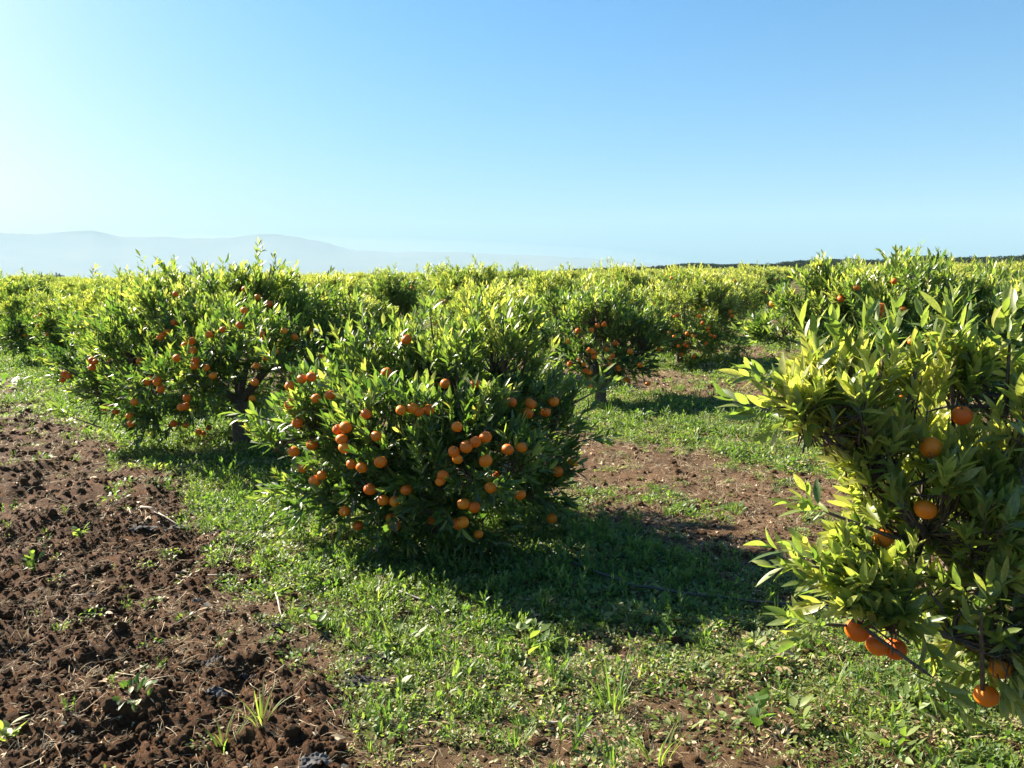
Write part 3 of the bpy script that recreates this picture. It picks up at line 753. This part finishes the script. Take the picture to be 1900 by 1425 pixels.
# ---- the rest of the orchard: variants shared by the mid and far trees
def variant(seed, dens=11, spr=8, n_fruit=34):
    rng = np.random.default_rng(seed)
    lob = []
    R = rng.uniform(0.95, 1.15); Hh = rng.uniform(1.42, 1.66)
    for k in range(11):
        a = k * 2.4 + rng.uniform(-.3, .3); rr = R * rng.uniform(0.4, 0.68); z = rng.uniform(0.55, 1.1)
        r = rng.uniform(0.28, 0.44)
        lob.append((math.cos(a) * rr, math.sin(a) * rr, z, r, r, r * 0.95))
    for k in range(3):
        a = rng.uniform(0, 6.28); r = rng.uniform(.3, .42); lob.append((math.cos(a) * .35, math.sin(a) * .35, Hh - r - 0.05, r, r, r))
    lob.append((0, 0, 0.9, .7, .7, .55))
    B, D, S, Yg_lit = lobes_sample(lob, rng, per_area=dens, spr=spr, zmin=0.22)
    L = sprigs(B, D, S, Yg_lit, rng, (6, 9), 0.09)
    Ls = [L]
    for _ in range(8):
        p = np.array([rng.normal(0, .45), rng.normal(0, .45), Hh - 0.12]); k = 6; d = norm(np.array([rng.normal(0, .15), rng.normal(0, .15), 1]))
        Ls.append(sprigs(p + d * np.linspace(0, rng.uniform(.12, .36), k)[:, None], norm(np.tile(d, (k, 1)) + rng.normal(0, .25, (k, 3))), np.full(k, .1), np.full(k, .5), rng, (5, 7), 0.09))
    L = cat(Ls); L['tint'] = np.clip(L['tint'] + 0.05 + 0.1 * (seed % 3 - 1) * .7, 0, 1)
    fr = []
    for _ in range(n_fruit):
        u = norm(rng.normal(0, 1, 3)); l = lob[rng.integers(11)]
        q = np.array(l[:3]) * [1.08, 1.08, 1] + u * np.array(l[3:6]) * 0.95
        if 0.3 < q[2] < 1.3 and np.hypot(q[0], q[1]) > 0.7: fr.append(q)
    fr = np.array(fr)
    mid = L['P'] + L['Y'] * L['len'][:, None] * 0.5; keep = np.ones(len(mid), bool)
    for f in fr:
        o_ = norm(f * [1, 1, 0]); dv = mid - f; al = dv @ o_
        keep &= ~((al > -0.03) & (al < 0.2) & (np.linalg.norm(dv - al[:, None] * o_, axis=1) < 0.05))
    L = take(L, keep)
    V, T, tt = leaves_mesh(L, 1)
    crown = mesh_np('crown', V, T, M['leaf'], attrs={'tint': tt})
    tr, limbs, _ = trunk_parts(np.zeros(3), lob, rng, 0.32, 0.055, 5)
    trunk = mesh_np('trunk', *join([tr] + limbs), M['bark'])
    # far fruit: small icosahedra joined
    t = (1 + 5 ** .5) / 2
    iv = norm(np.array([(-1, t, 0), (1, t, 0), (-1, -t, 0), (1, -t, 0), (0, -1, t), (0, 1, t), (0, -1, -t), (0, 1, -t), (t, 0, -1), (t, 0, 1), (-t, 0, -1), (-t, 0, 1)], float))
    it = np.array([(0, 11, 5), (0, 5, 1), (0, 1, 7), (0, 7, 10), (0, 10, 11), (1, 5, 9), (5, 11, 4), (11, 10, 2), (10, 7, 6), (7, 1, 8), (3, 9, 4), (3, 4, 2), (3, 2, 6), (3, 6, 8), (3, 8, 9), (4, 9, 5), (2, 4, 11), (6, 2, 10), (8, 6, 7), (9, 8, 1)])
    FV, FT = join([(f + iv * 0.037, it) for f in fr])
    fruit = mesh_np('oranges', FV, FT, M['orange'], attrs={'tint': np.repeat(RNG.random(len(fr)), 12)})
    print('variant', len(L['P']), len(fr))
    return crown, trunk, fruit, fr
VARS = [variant(100 + k, n_fruit=(70, 40, 60, 30, 80)[k]) for k in range(5)]
hero_xy = np.array([b[:2] for b in (b0, b1, b2, b3, b4, b5)])
cells = []
rng = np.random.default_rng(77)
for i in range(-260, 340):
    for j in range(0, 130):
        p = C0 + i * ROW_A + j * ROW_B + rng.normal(0, 0.16, 2)
        if p[1] < 0.5: continue
        d = np.hypot(*p)
        if d > 430: continue
        az = math.degrees(math.atan2(p[0], p[1]))
        lim = 37 + math.degrees(math.atan2(2.5, d))
        if abs(az) > lim: continue
        if np.min(np.hypot(*(hero_xy - p).T)) < 1.7: continue
        cells.append((d, i, j, p[0], p[1]))
cells.sort()
print('cells', len(cells))
ORD = ['first', 'second', 'third', 'fourth', 'fifth', 'sixth', 'seventh', 'eighth', 'ninth', 'tenth', 'eleventh', 'twelfth']
NUM = ['no', 'one place', 'two places', 'three places', 'four places', 'five places', 'six places', 'seven places', 'eight places', 'nine places', 'ten places', 'eleven places', 'twelve places']
for n, (d, i, j, x, y) in enumerate(cells[:290]):
    k = int(rng.integers(5)); crown, trunk, fruit, fr = VARS[k]
    if d < 26 and j < 12 and abs(i) < 13:
        if j == 0: lab = f'orange tree in the edge row, {NUM[max(i - 1, 0)]} beyond the large left tree' if i > 1 else f'orange tree in the edge row, {NUM[abs(i)]} right of the middle tree'
        elif i == 0: lab = f'orange tree lining the left side of the alley in the {ORD[j]} row back'
        elif i > 0: lab = f'orange tree in the {ORD[j]} row back, {NUM[i]} left of the alley'
        else: lab = f'orange tree in the {ORD[j]} row back, {NUM[-i]} across the alley'
    else:
        side = 'left' if x / y < -0.2 else 'right' if x / y > 0.2 else 'middle'
        depth = 'small' if d < 45 else 'tiny distant'
        lab = {'left': f'{depth} orange tree in merged rows towards the hills on the left',
               'middle': f'{depth} orange tree in merged rows behind the middle trees',
               'right': f'{depth} orange tree in merged rows below the dark treeline'}[side]
    grp = 'orange trees of the orchard' if d < 26 else lab.replace('orange tree', 'orange trees')
    root = empty('orange_tree', (x, y, gz(x, y)), lab, 'tree', grp)
    s = rng.uniform(0.82, 1.06)
    root.scale = (s * rng.uniform(.95, 1.05), s, s * rng.uniform(.9, 1.1)); root.rotation_euler = (0, 0, rng.uniform(0, 6.28))
    obj('crown', crown, root); obj('trunk', trunk, root)
    if d < 13:
        for q, f in enumerate(fr):
            o = obj('orange', ORANGE_LO[q % 2], root, f); o.rotation_euler = (rng.normal(0, .3), rng.normal(0, .3), q)
    else:
        o = obj('oranges', fruit, root); o['kind'] = 'stuff'

# ---- scattering through geometry nodes
def proto_col(name, meshes):
    c = bpy.data.collections.new(name)
    for k, me in enumerate(meshes):
        o = bpy.data.objects.new(f'{name}_{k:02d}', me); c.objects.link(o)
    return c
def scatter(name, protos, P, R, S, I, kind='stuff', label=None):
    me = bpy.data.meshes.new(name); n = len(P)
    me.vertices.add(n); me.vertices.foreach_set('co', np.asarray(P, np.float32).ravel())
    a = me.attributes.new('rot', 'FLOAT_VECTOR', 'POINT'); a.data.foreach_set('vector', np.asarray(R, np.float32).ravel())
    a = me.attributes.new('scl', 'FLOAT', 'POINT'); a.data.foreach_set('value', np.asarray(S, np.float32))
    a = me.attributes.new('idx', 'INT', 'POINT'); a.data.foreach_set('value', np.asarray(I, np.int32))
    o = obj(name, me); o['kind'] = kind
    if label: o['label'] = label
    ng = bpy.data.node_groups.new(name, 'GeometryNodeTree')
    ng.interface.new_socket('Geometry', in_out='INPUT', socket_type='NodeSocketGeometry')
    ng.interface.new_socket('Geometry', in_out='OUTPUT', socket_type='NodeSocketGeometry')
    N, Lk = ng.nodes, ng.links
    gi, go = N.new('NodeGroupInput'), N.new('NodeGroupOutput')
    ip = N.new('GeometryNodeInstanceOnPoints'); ci = N.new('GeometryNodeCollectionInfo')
    ci.inputs['Collection'].default_value = protos; ci.inputs['Separate Children'].default_value = True; ci.inputs['Reset Children'].default_value = True
    def na(nm, t):
        q = N.new('GeometryNodeInputNamedAttribute'); q.data_type = t; q.inputs['Name'].default_value = nm
        return q.outputs['Attribute']
    ip.inputs['Pick Instance'].default_value = True
    Lk.new(gi.outputs[0], ip.inputs['Points']); Lk.new(ci.outputs[0], ip.inputs['Instance'])
    Lk.new(na('idx', 'INT'), ip.inputs['Instance Index'])
    e2r = N.new('FunctionNodeEulerToRotation'); Lk.new(na('rot', 'FLOAT_VECTOR'), e2r.inputs[0])
    Lk.new(e2r.outputs[0], ip.inputs['Rotation']); Lk.new(na('scl', 'FLOAT'), ip.inputs['Scale'])
    Lk.new(ip.outputs[0], go.inputs[0])
    md = o.modifiers.new('scatter', 'NODES'); md.node_group = ng
    print(name, n)
    return o
def ml(me_list_of_parts, name):
    """merge several (V,T,tint,mat) into one mesh with slots"""
    Vs, Ts, tt, mi, mats, o = [], [], [], [], [], 0
    for V, T, t, mat in me_list_of_parts:
        if mat not in mats: mats.append(mat)
        Vs.append(V); Ts.append(np.asarray(T) + o); tt.append(np.broadcast_to(t, len(V))); mi.append(np.full(len(T), mats.index(mat))); o += len(V)
    me = mesh_np(name, np.vstack(Vs), np.vstack(Ts), mats[0], attrs={'tint': np.concatenate(tt)})
    for m in mats[1:]: me.materials.append(m)
    me.polygons.foreach_set('material_index', np.concatenate(mi).astype(np.int32))
    return me
# far orchard
fc = proto_col('far_tree', [ml([(np.array([v.co for v in VARS[k][0].vertices]), np.array([p.vertices[:] for p in VARS[k][0].polygons]),
                               np.array([a.value for a in VARS[k][0].attributes['tint'].data]), M['leaf'])], 'far_tree') for k in (0, 2, 4)])
rest = np.array([(x, y) for d, i, j, x, y in cells[290:]])
n = len(rest)
scatter('distant_orchard', fc, np.column_stack([rest, np.zeros(n)]), np.column_stack([np.zeros((n, 2)), rng.uniform(0, 6.28, n)]),
        rng.uniform(0.85, 1.08, n), rng.integers(0, 3, n), label='merged mass of far orange trees reaching the horizon')

# ---- dark treeline on the horizon and hazy trees on the left
def dark_tree(seed, slim=False):
    rng = np.random.default_rng(seed); n = 900
    lob = [(rng.normal(0, .45), rng.normal(0, .45), rng.uniform(.5, 1.05), *(rng.uniform(.35, .55, 3))) for _ in range(9)]
    if slim: lob = [(rng.normal(0, .18), rng.normal(0, .18), z, .3 - .12 * z, .3 - .12 * z, .3) for z in np.linspace(.3, 1.6, 8)]
    P = []
    for l in lob:
        u = norm(rng.normal(0, 1, (n // len(lob), 3))); P.append(np.array(l[:3]) + u * np.array(l[3:]) * rng.uniform(.75, 1.05, (len(u), 1)))
    P = np.vstack(P); N = len(P)
    Y = norm(rng.normal(0, 1, (N, 3)) + [0, 0, .4]); X = norm(np.cross(Y, rng.normal(0, 1, (N, 3)))); Z = np.cross(X, Y)
    L = dict(P=P, X=X, Y=Y, Z=Z, len=rng.uniform(.1, .2, N), wid=rng.uniform(.07, .12, N), curl=np.zeros(N), fold=np.full(N, .2), tint=np.zeros(N))
    V, T, tt = leaves_mesh(L, 1)
    return mesh_np('crown', V, T, M['fartree'], attrs={'tint': tt}), mesh_np('trunk', *tube([(0, 0, -.1), (0, 0, .9)], [.08, .04], 6), M['bark'])
DT = [dark_tree(300 + k) for k in range(3)]; DS = [dark_tree(330 + k, True) for k in range(2)]
dc = proto_col('dark_tree', [d[0] for d in DT])
P, S = [], []
for row in range(4):
    az = 1.0
    for az in np.radians(np.arange(0.6, 42, 0.28)):
        D = 455 + row * 7 + rng.normal(0, 2)
        az += rng.normal(0, .0015)
        hs = 2.3 + 2.6 * np.clip(math.degrees(az) - 2, 0, 40) / 30 + 0.9 * perlin(np.array([az * 22]), np.array([0.5]), 3)[0] + rng.normal(0, .12)
        
        P.append((D * math.sin(az), D * math.cos(az), 0)); S.append(hs)
n = len(P)
scatter('far_treeline', dc, P, np.column_stack([np.zeros((n, 2)), rng.uniform(0, 6.28, n)]), S, rng.integers(0, 3, n), label='dark green treeline on the horizon at the right')
for k, (px, D, hpx) in enumerate([(70, 900, 7), (80, 905, 9), (90, 900, 6), (98, 910, 9), (107, 900, 8), (116, 905, 9), (338, 880, 8), (347, 880, 9), (356, 885, 8)]):
    p = at_depth(px, 523, D); s = (hpx + 9) / F * D / 1.9
    slim = k % 2 == 0
    me = (DS if slim else DT)[k % 2]
    if k < 6: lab, g = 'tiny hazy tree on the horizon at the far left, below the hills', 'hazy trees on the left horizon'
    else: lab, g = 'tiny hazy tree on the horizon between the two tall shoots of the large left tree', 'hazy trees behind the left tree'
    root = empty('distant_tree', (p[0], p[1], -0.2), lab, 'tree', g); root.scale = (s, s, s)
    obj('crown', me[0], root); obj('trunk', me[1], root)

# ================================================================== GROUND COVER
def small_leaf_set(rng, n, spread, hgt, lsize, wid, upright=0.5, tint=(0.2, 0.7), nst=2):
    a = rng.uniform(0, 6.28, n); r = spread * np.sqrt(rng.random(n))
    P = np.column_stack([np.cos(a) * r, np.sin(a) * r, rng.uniform(0.1, 1, n) * hgt * (1 - 0.4 * r / max(spread, 1e-6))])
    Y = norm(np.column_stack([np.cos(a), np.sin(a), rng.normal(upright, .3, n)]) + rng.normal(0, .35, (n, 3)))
    Z = norm(rng.normal(0, .3, (n, 3)) + [0, 0, 1]); X = norm(np.cross(Y, Z)); Z = np.cross(X, Y)
    L = dict(P=P, X=X, Y=Y, Z=Z, len=rng.uniform(.7, 1.3, n) * lsize, wid=rng.uniform(.8, 1.2, n) * wid, curl=rng.uniform(0, .3, n), fold=rng.uniform(.05, .4, n),
             tint=rng.uniform(*tint, n))
    return L
def blades(rng, n, spread, hgt, wid, tint=(0.2, 0.7), lean=0.35):
    a = rng.uniform(0, 6.28, n); r = spread * rng.random(n)
    P = np.column_stack([np.cos(a) * r, np.sin(a) * r, np.zeros(n) - 0.01])
    Y = norm(np.column_stack([np.cos(a) * lean * rng.random(n), np.sin(a) * lean * rng.random(n), np.ones(n)]) + rng.normal(0, .1, (n, 3)))
    out = np.column_stack([np.cos(a), np.sin(a), np.zeros(n)])
    Z = norm(-out + rng.normal(0, .3, (n, 3))); X = norm(np.cross(Y, Z)); Z = np.cross(X, Y)
    return dict(P=P, X=X, Y=Y, Z=Z, len=rng.uniform(.55, 1.15, n) * hgt, wid=rng.uniform(.8, 1.3, n) * wid, curl=rng.uniform(0.1, .5, n), fold=rng.uniform(.1, .5, n), tint=rng.uniform(*tint, n))
def to_me(Ls, mat, nst, name='plant'):
    V, T, tt = leaves_mesh(cat(Ls), nst); return V, T, tt, mat
wp = []
rng = np.random.default_rng(400)
for k in range(4):    # low broadleaf rosettes
    wp.append(ml([to_me([small_leaf_set(rng, 26, .055, .045, .030, .016, .5, (.15, .75))], M['weed'], 2)], 'weed'))
for k in range(3):    # clover-like mats
    wp.append(ml([to_me([small_leaf_set(rng, 46, .07, .03, .016, .012, .3, (.3, .9))], M['weed'], 1)], 'weed'))
for k in range(3):    # upright leafy stalks
    Ls = []; st_ = []
    for q in range(4):
        b = np.array([rng.normal(0, .025), rng.normal(0, .025), 0]); d = norm(np.array([rng.normal(0, .25), rng.normal(0, .25), 1])); h = rng.uniform(.05, .12)
        Ls.append(sprigs(b[None], d[None], np.array([h]), np.array([.35]), rng, (7, 9), .028)); st_.append(tube([b, b + d * h], [.0015, .001], 3))
    for l in Ls: l['wid'] *= 1.3
    V, T = join(st_)
    wp.append(ml([to_me(Ls, M['weed'], 2), (V, T, .5, M['weed'])], 'weed'))
for k in range(2):    # grass
    wp.append(ml([to_me([blades(rng, 16, .03, .10, .005)], M['weed'], 3)], 'weed'))
for k in range(4):    # half-dry plants: olive leaves with withered ones
    La = small_leaf_set(rng, 20, .06, .04, .024, .013, .4, (.75, 1)); Lb = small_leaf_set(rng, 16, .065, .03, .022, .010, .4, (.1, .7)); Lc = blades(rng, 7, .04, .06, .002, (.3, .9), 1.1)
    wp.append(ml([to_me([La], M['weed'], 2), to_me([Lb], M['dry'], 2), to_me([Lc], M['dry'], 2)], 'weed'))
WEEDS = proto_col('weed', wp)
dp = []
for k in range(3):    # dead stalks
    dp.append(ml([to_me([blades(rng, 9, .03, .07, .003, (.2, 1), .9)], M['dry'], 2)], 'dry'))
for k in range(4):    # straw lying flat
    P = bend((-.06, 0, .004), (.06, rng.normal(0, .02), rng.uniform(.004, .03)), 5, .12, rng)
    V, T = tube(P, np.full(5, rng.uniform(.0012, .0022)), 3)
    dp.append(ml([(V, T, rng.uniform(.4, 1), M['dry'])], 'dry'))
for k in range(2):    # fallen leaves
    L = small_leaf_set(rng, 3, .05, .012, .045, .018, .05, (.3, .9)); dp.append(ml([to_me([L], M['dry'], 3)], 'dry'))
for k in range(2):    # fibrous root tangle
    parts = []
    for q in range(7):
        P = bend((rng.normal(0, .02), rng.normal(0, .02), .002), (rng.normal(0, .07), rng.normal(0, .07), rng.uniform(.0, .03)), 5, .2, rng)
        V, T = tube(P, np.full(5, .0011), 3); parts.append((V, T, rng.uniform(.3, .9), M['dry']))
    dp.append(ml(parts, 'dry'))
DRY = proto_col('dry_litter', dp)
def clod_mesh(seed):
    import bmesh
    bm = bmesh.new(); bmesh.ops.create_icosphere(bm, subdivisions=2, radius=1)
    rr = np.random.default_rng(seed); o = rr.uniform(0, 50, 3)
    for v in bm.verts:
        n1 = perlin(np.array([v.co.x * 1.3 + o[0]]), np.array([v.co.y * 1.3 + v.co.z * 1.1 + o[1]]), seed)[0]
        n2 = perlin(np.array([v.co.x * 3 + o[0]]), np.array([v.co.y * 3 - v.co.z * 2.7 + o[1]]), seed)[0]
        v.co *= 1 + .35 * n1 + .3 * abs(n2)
        v.co.z *= .75
    me = bpy.data.meshes.new('clod'); 
    for f in bm.faces: f.smooth = rr.random() < .5
    bm.to_mesh(me); bm.free(); me.materials.append(M['clod']); return me
CLODS = proto_col('clod', [clod_mesh(500 + k) for k in range(5)])

def pts(rng, dens, rmin, rmax, amax=48):
    area = math.radians(2 * amax) / 2 * (rmax ** 2 - rmin ** 2); n = int(dens * area)
    r = np.sqrt(rng.uniform(rmin ** 2, rmax ** 2, n)); a = np.radians(rng.uniform(-amax, amax, n))
    return r * np.sin(a), r * np.cos(a)
rng = np.random.default_rng(600)
X, Y, S = [], [], []
for dens, r0, r1, sc in ((1250, 2.0, 6.5, .68), (650, 6.5, 13, .78), (190, 13, 26, 1.15), (22, 26, 50, 2.6)):
    x, y = pts(rng, dens, r0, r1); t, g = zones(x, y)
    g = g * (0.55 + 0.75 * sstep(-.5, .5, fbm(x, y, 5, 3, 91)))
    k = rng.random(len(x)) < g ** 1.15
    X.append(x[k]); Y.append(y[k]); S.append(np.full(k.sum(), sc) * rng.lognormal(-0.08, .35, k.sum()))
X, Y, S = map(np.concatenate, (X, Y, S)); n = len(X)
sel = fbm(X, Y, 1.1, 3, 120)                 # plant kinds grow in patches
u = rng.random(n)
I = np.where(sel + rng.normal(0, .3, n) > .15, rng.integers(4, 7, n), rng.integers(0, 4, n))
I = np.where(u < .16, rng.integers(7, 10, n), I); I = np.where(u > .93, rng.integers(10, 12, n), I)
s_, t_ = st(X, Y)
pd = np.clip(.14 + .5 * sstep(.9, 2.4, t_) + .3 * sstep(-.1, .6, fbm(X, Y, .9, 3, 150)) - .25 * sstep(1.5, 0, np.abs(s_ - .3)), .05, .85)
I = np.where(rng.random(n) < pd, rng.integers(12, 16, n), I)
scatter('ground_cover_weeds', WEEDS, np.column_stack([X, Y, height(X, Y)]), np.column_stack([rng.normal(0, .15, n), rng.normal(0, .15, n), rng.uniform(0, 6.28, n)]), S * 0.95, I,
        label='low green weeds and clover covering the ground between the trees')
X, Y, S = [], [], []
for dens, r0, r1, sc in ((1500, 2.0, 6.5, .5), (650, 6.5, 13, .8), (110, 13, 26, 1.3)):
    x, y = pts(rng, dens, r0, r1); t, g = zones(x, y); s, tt = st(x, y)
    k = rng.random(len(x)) < np.clip(.35 + .5 * sstep(-.2, .5, fbm(x, y, 1.6, 4, 140)), 0, 1) * (1 - .3 * g)
    X.append(x[k]); Y.append(y[k]); S.append(np.full(k.sum(), sc) * rng.lognormal(-.25, .4, k.sum()))
X, Y, S = map(np.concatenate, (X, Y, S)); n = len(X)
I = rng.choice(11, n, p=[.05, .05, .05, .13, .13, .13, .13, .06, .06, .105, .105])
scatter('dry_litter', DRY, np.column_stack([X, Y, height(X, Y) + .002]), np.column_stack([rng.normal(0, .2, n), rng.normal(0, .2, n), rng.uniform(0, 6.28, n)]), S, I,
        label='pale straw, roots and dead leaves strewn over the soil')
X, Y, S = [], [], []
for dens, r0, r1, sc in ((2200, 2.0, 6.5, .006), (200, 6.5, 13, .014), (14, 13, 22, .03)):
    x, y = pts(rng, dens, r0, r1); t, g = zones(x, y)
    k = rng.random(len(x)) < (.25 + .75 * t)
    X.append(x[k]); Y.append(y[k]); S.append(np.full(k.sum(), sc) * rng.lognormal(0, .55, k.sum()))
X, Y, S = map(np.concatenate, (X, Y, S)); n = len(X)
scatter('soil_clods', CLODS, np.column_stack([X, Y, height(X, Y)]), rng.uniform(0, 6.28, (n, 3)), np.clip(S, 0, .03), rng.integers(0, 5, n), label='crumbly dark clods of tilled soil')

# ================================================================== INDIVIDUAL SMALL THINGS
def gp(px, py, dz=0.0):
    p = on_ground(px, py); p[2] = gz(p[0], p[1]) + dz; return p
def grass_tuft(px, py, h, n, label, seed, tint=(.3, .8), spread=.04):
    rng = np.random.default_rng(seed); p = gp(px, py)
    root = empty('grass_tuft', p, label, 'grass', 'grass tufts in the foreground')
    L = blades(rng, n, spread, h, .006, tint, .45); L['curl'] = rng.uniform(.05, .6, n)
    for i in range(n):
        V, T, tt = leaves_mesh(take(L, slice(i, i + 1)), 5)
        obj('blade', mesh_np('blade', V, T, M['weed'], attrs={'tint': tt}), root)
grass_tuft(1140, 1325, .22, 30, 'tall upright grass tuft near the bottom centre', 1, (.3, .7))
grass_tuft(485, 1345, .15, 14, 'bright green grass tuft alone on the dark soil', 2, (.6, 1), .03)
grass_tuft(415, 1385, .13, 12, 'smaller grass tuft with dry stalks, below left of the bright one', 3, (.4, .8), .03)
grass_tuft(1215, 1415, .16, 14, 'short grass tuft at the very bottom, right of centre', 4, (.4, .9))
grass_tuft(700, 1115, .15, 16, 'yellow-green grass tuft beneath the middle tree on its left', 5, (.7, 1), .05)
grass_tuft(735, 1205, .16, 16, 'half-dry grass tuft above the torn black film', 6, (.7, 1), .05)
def broad_weed(px, py, n, size, h, label, seed, tint=(.2, .6), wid=.5, upr=.8, name='broadleaf_weed'):
    rng = np.random.default_rng(seed); p = gp(px, py)
    root = empty(name, p, label, 'weed', 'single weeds standing in the foreground')
    L = small_leaf_set(rng, n, size * .5, h, size, size * wid, upr, tint)
    for i in range(n):
        V, T, tt = leaves_mesh(take(L, slice(i, i + 1)), 5)
        obj('leaf', mesh_np('weed_leaf', V, T, M['weed'], attrs={'tint': tt}), root)
    st_ = []
    for i in range(n):
        q = L['P'][i]; st_.append(tube([(0, 0, -.01), q * [.4, .4, .6], q], [.002, .0016, .001], 4))
    obj('stems', mesh_np('stems', *join(st_), M['weed'], attrs={'tint': np.full(sum(len(v) for v, t in st_), .4)}), root)
broad_weed(733, 1285, 7, .06, .035, 'dark glossy round-leaved weed beside the torn black film', 31, (.0, .2), .75, .25)
broad_weed(1405, 1350, 9, .055, .12, 'mallow-like weed with rounded leaves at the bottom right', 12, (.2, .5), .9)
broad_weed(1475, 1350, 9, .06, .10, 'pale green weed on bare reddish soil at the bottom right', 13, (.5, .9), .5)
broad_weed(65, 1060, 16, .05, .14, 'leafy weed standing alone on the tilled soil at far left', 14, (.3, .7), .5)
broad_weed(15, 1375, 14, .05, .10, 'bright weed at the left edge near the bottom corner', 15, (.6, 1), .5)
broad_weed(1665, 1400, 14, .07, .09, 'long-leaved weed at the bottom edge below the nearest tree', 16, (.5, .9), .35)
broad_weed(590, 1170, 16, .05, .08, 'leafy weed at the edge of the green strip beside the tilled soil', 17, (.3, .7), .5)
broad_weed(150, 1000, 12, .05, .07, 'small weed at the left, above the leafy one on tilled soil', 18, (.5, .9), .5)
broad_weed(200, 850, 10, .06, .10, 'lone weed between tilled soil and green strip on the far left', 19, (.4, .8), .4)

def film(px, py, w, d, rot, label, seed, mat='plastic'):
    rng = np.random.default_rng(seed); p = gp(px, py)
    nx, ny = 26, 16
    u, v = np.meshgrid(np.linspace(-.5, .5, nx), np.linspace(-.5, .5, ny))
    edge = 1 + .25 * perlin(u * 5 + seed, v * 5, seed)
    x = u * w * edge; y = v * d * (1 + .35 * perlin(u * 4 + 9, v * 2, seed + 1))
    c, s_ = math.cos(rot), math.sin(rot)
    X = x * c - y * s_; Yy = x * s_ + y * c
    z = height(p[0] + X, p[1] + Yy) - p[2]
    z = z * .5 + .014 + .016 * np.abs(perlin(u * 2.2 + seed, v * 5, seed + 2)) + .004 * perlin(u * 6, v * 9, seed + 3)
    V = np.stack([X.ravel(), Yy.ravel(), z.ravel()], 1)
    i = np.arange(ny - 1)[:, None]; j = np.arange(nx - 1)[None]
    Q = np.stack([i * nx + j, i * nx + j + 1, (i + 1) * nx + j + 1, (i + 1) * nx + j], -1).reshape(-1, 4)
    o = obj('plastic_scrap', mesh_np('plastic_scrap', V, Q, M[mat]), None, p)
    md = o.modifiers.new('thickness', 'SOLIDIFY'); md.thickness = .0015
    tag(o, label, 'plastic scrap', 'torn pieces of mulch film on the soil')
film(685, 1272, .21, .07, -.05, 'long folded strip of torn black film at the edge of the weeds', 21)
film(690, 1228, .17, .07, .35, 'crumpled black film just above the long folded strip', 22)
film(393, 1235, .07, .06, .8, 'small crumpled black film on the tilled soil', 23)
film(400, 1282, .08, .045, .2, 'dusty grey film crumpled on the tilled soil below the small black one', 24, 'dusty')
film(460, 1262, .06, .03, 0, 'thin black film scrap half buried right of the dusty grey one', 25)
film(270, 995, .16, .05, .1, 'grey-black film strip lying beside the forked dry branch', 26, 'dusty')
film(335, 998, .12, .05, -.2, 'crumpled film at the right end of the grey strip by the branch', 27)
film(585, 1418, .09, .06, .4, 'pale grey film piece at the bottom edge', 28, 'dusty')
film(367, 1124, .05, .03, .3, 'small whitish film scrap in the middle of the tilled soil', 29, 'dusty')
film(1085, 1335, .09, .04, .4, 'black film piece in dry straw left of the tall grass tuft', 30)
film(515, 1165, .05, .04, .5, 'dark film scrap under dry roots at the edge of the tilled soil', 31)

def stick(pts_px, r, label, seed, name='dry_stick', mat='wood', cat_='stick', lift=.012):
    rng = np.random.default_rng(seed)
    P = np.array([gp(x, y, lift) for x, y in pts_px]); base = P[0].copy()
    out = [P[0]]
    for a, b in zip(P[:-1], P[1:]):
        for t in (.34, .67, 1): out.append(a + (b - a) * t + (rng.normal(0, .003, 3) if t < 1 else 0))
    P = np.array(out) - base
    V, T = tube(P, np.linspace(r, r * .6, len(P)), 6)
    tag(obj(name, mesh_np(name, V, T, M[mat]), None, base), label, cat_, 'dry sticks on the soil' if name == 'dry_stick' else None)
stick([(262, 950), (290, 985)], .008, 'thick pale dry branch lying on the tilled soil', 41, lift=.04)
stick([(290, 985), (345, 1000)], .006, 'grey stick running right from the thick pale branch', 42, lift=.02)
stick([(238, 950), (248, 985)], .004, 'thin upright twig left of the thick pale branch', 43, lift=.03)
stick([(180, 1110), (85, 1112), (100, 1150)], .003, 'sharply bent pale stick at the left side of the soil', 44)
stick([(425, 1045), (440, 1005)], .003, 'thin pale twig at the upper edge of the tilled soil', 45, lift=.02)
stick([(385, 1060), (480, 1068)], .004, 'curved pale root lying right of the centre of the soil', 46)
stick([(108, 1280), (150, 1288)], .003, 'short pale straw stalk on the lower left soil', 47)
stick([(195, 1195), (215, 1165)], .0035, 'short leaning twig on the soil', 48, lift=.02)
stick([(320, 1165), (390, 1130)], .0025, 'yellowish stalk pointing at the whitish film scrap', 49)
stick([(512, 1110), (525, 1160)], .005, 'bleached dry stem next to the dark film scrap', 50, lift=.03)
stick([(1000, 1352), (1052, 1350)], .005, 'straight whitish stick in the dry straw near the bottom centre', 51, lift=.025)
stick([(1400, 1232), (1425, 1280), (1475, 1305)], .0025, 'thin curved stalk on bare soil below the nearest tree', 52, lift=.02)
stick([(95, 850), (180, 845)], .004, 'dry stalk at the upper left of the tilled soil', 53)
stick([(742, 1106), (785, 1122), (818, 1149)], .009, 'dusty irrigation hose end emerging from weeds below the middle tree', 61, 'irrigation_hose', 'hose', 'hose', .025)
stick([(1000, 1020), (1060, 1058), (1140, 1088), (1180, 1104), (1250, 1116), (1400, 1132), (1570, 1142), (1750, 1160)], .009, 'black irrigation hose lying across the shadow towards the nearest tree', 62, 'irrigation_hose', 'hose', 'hose', .045)
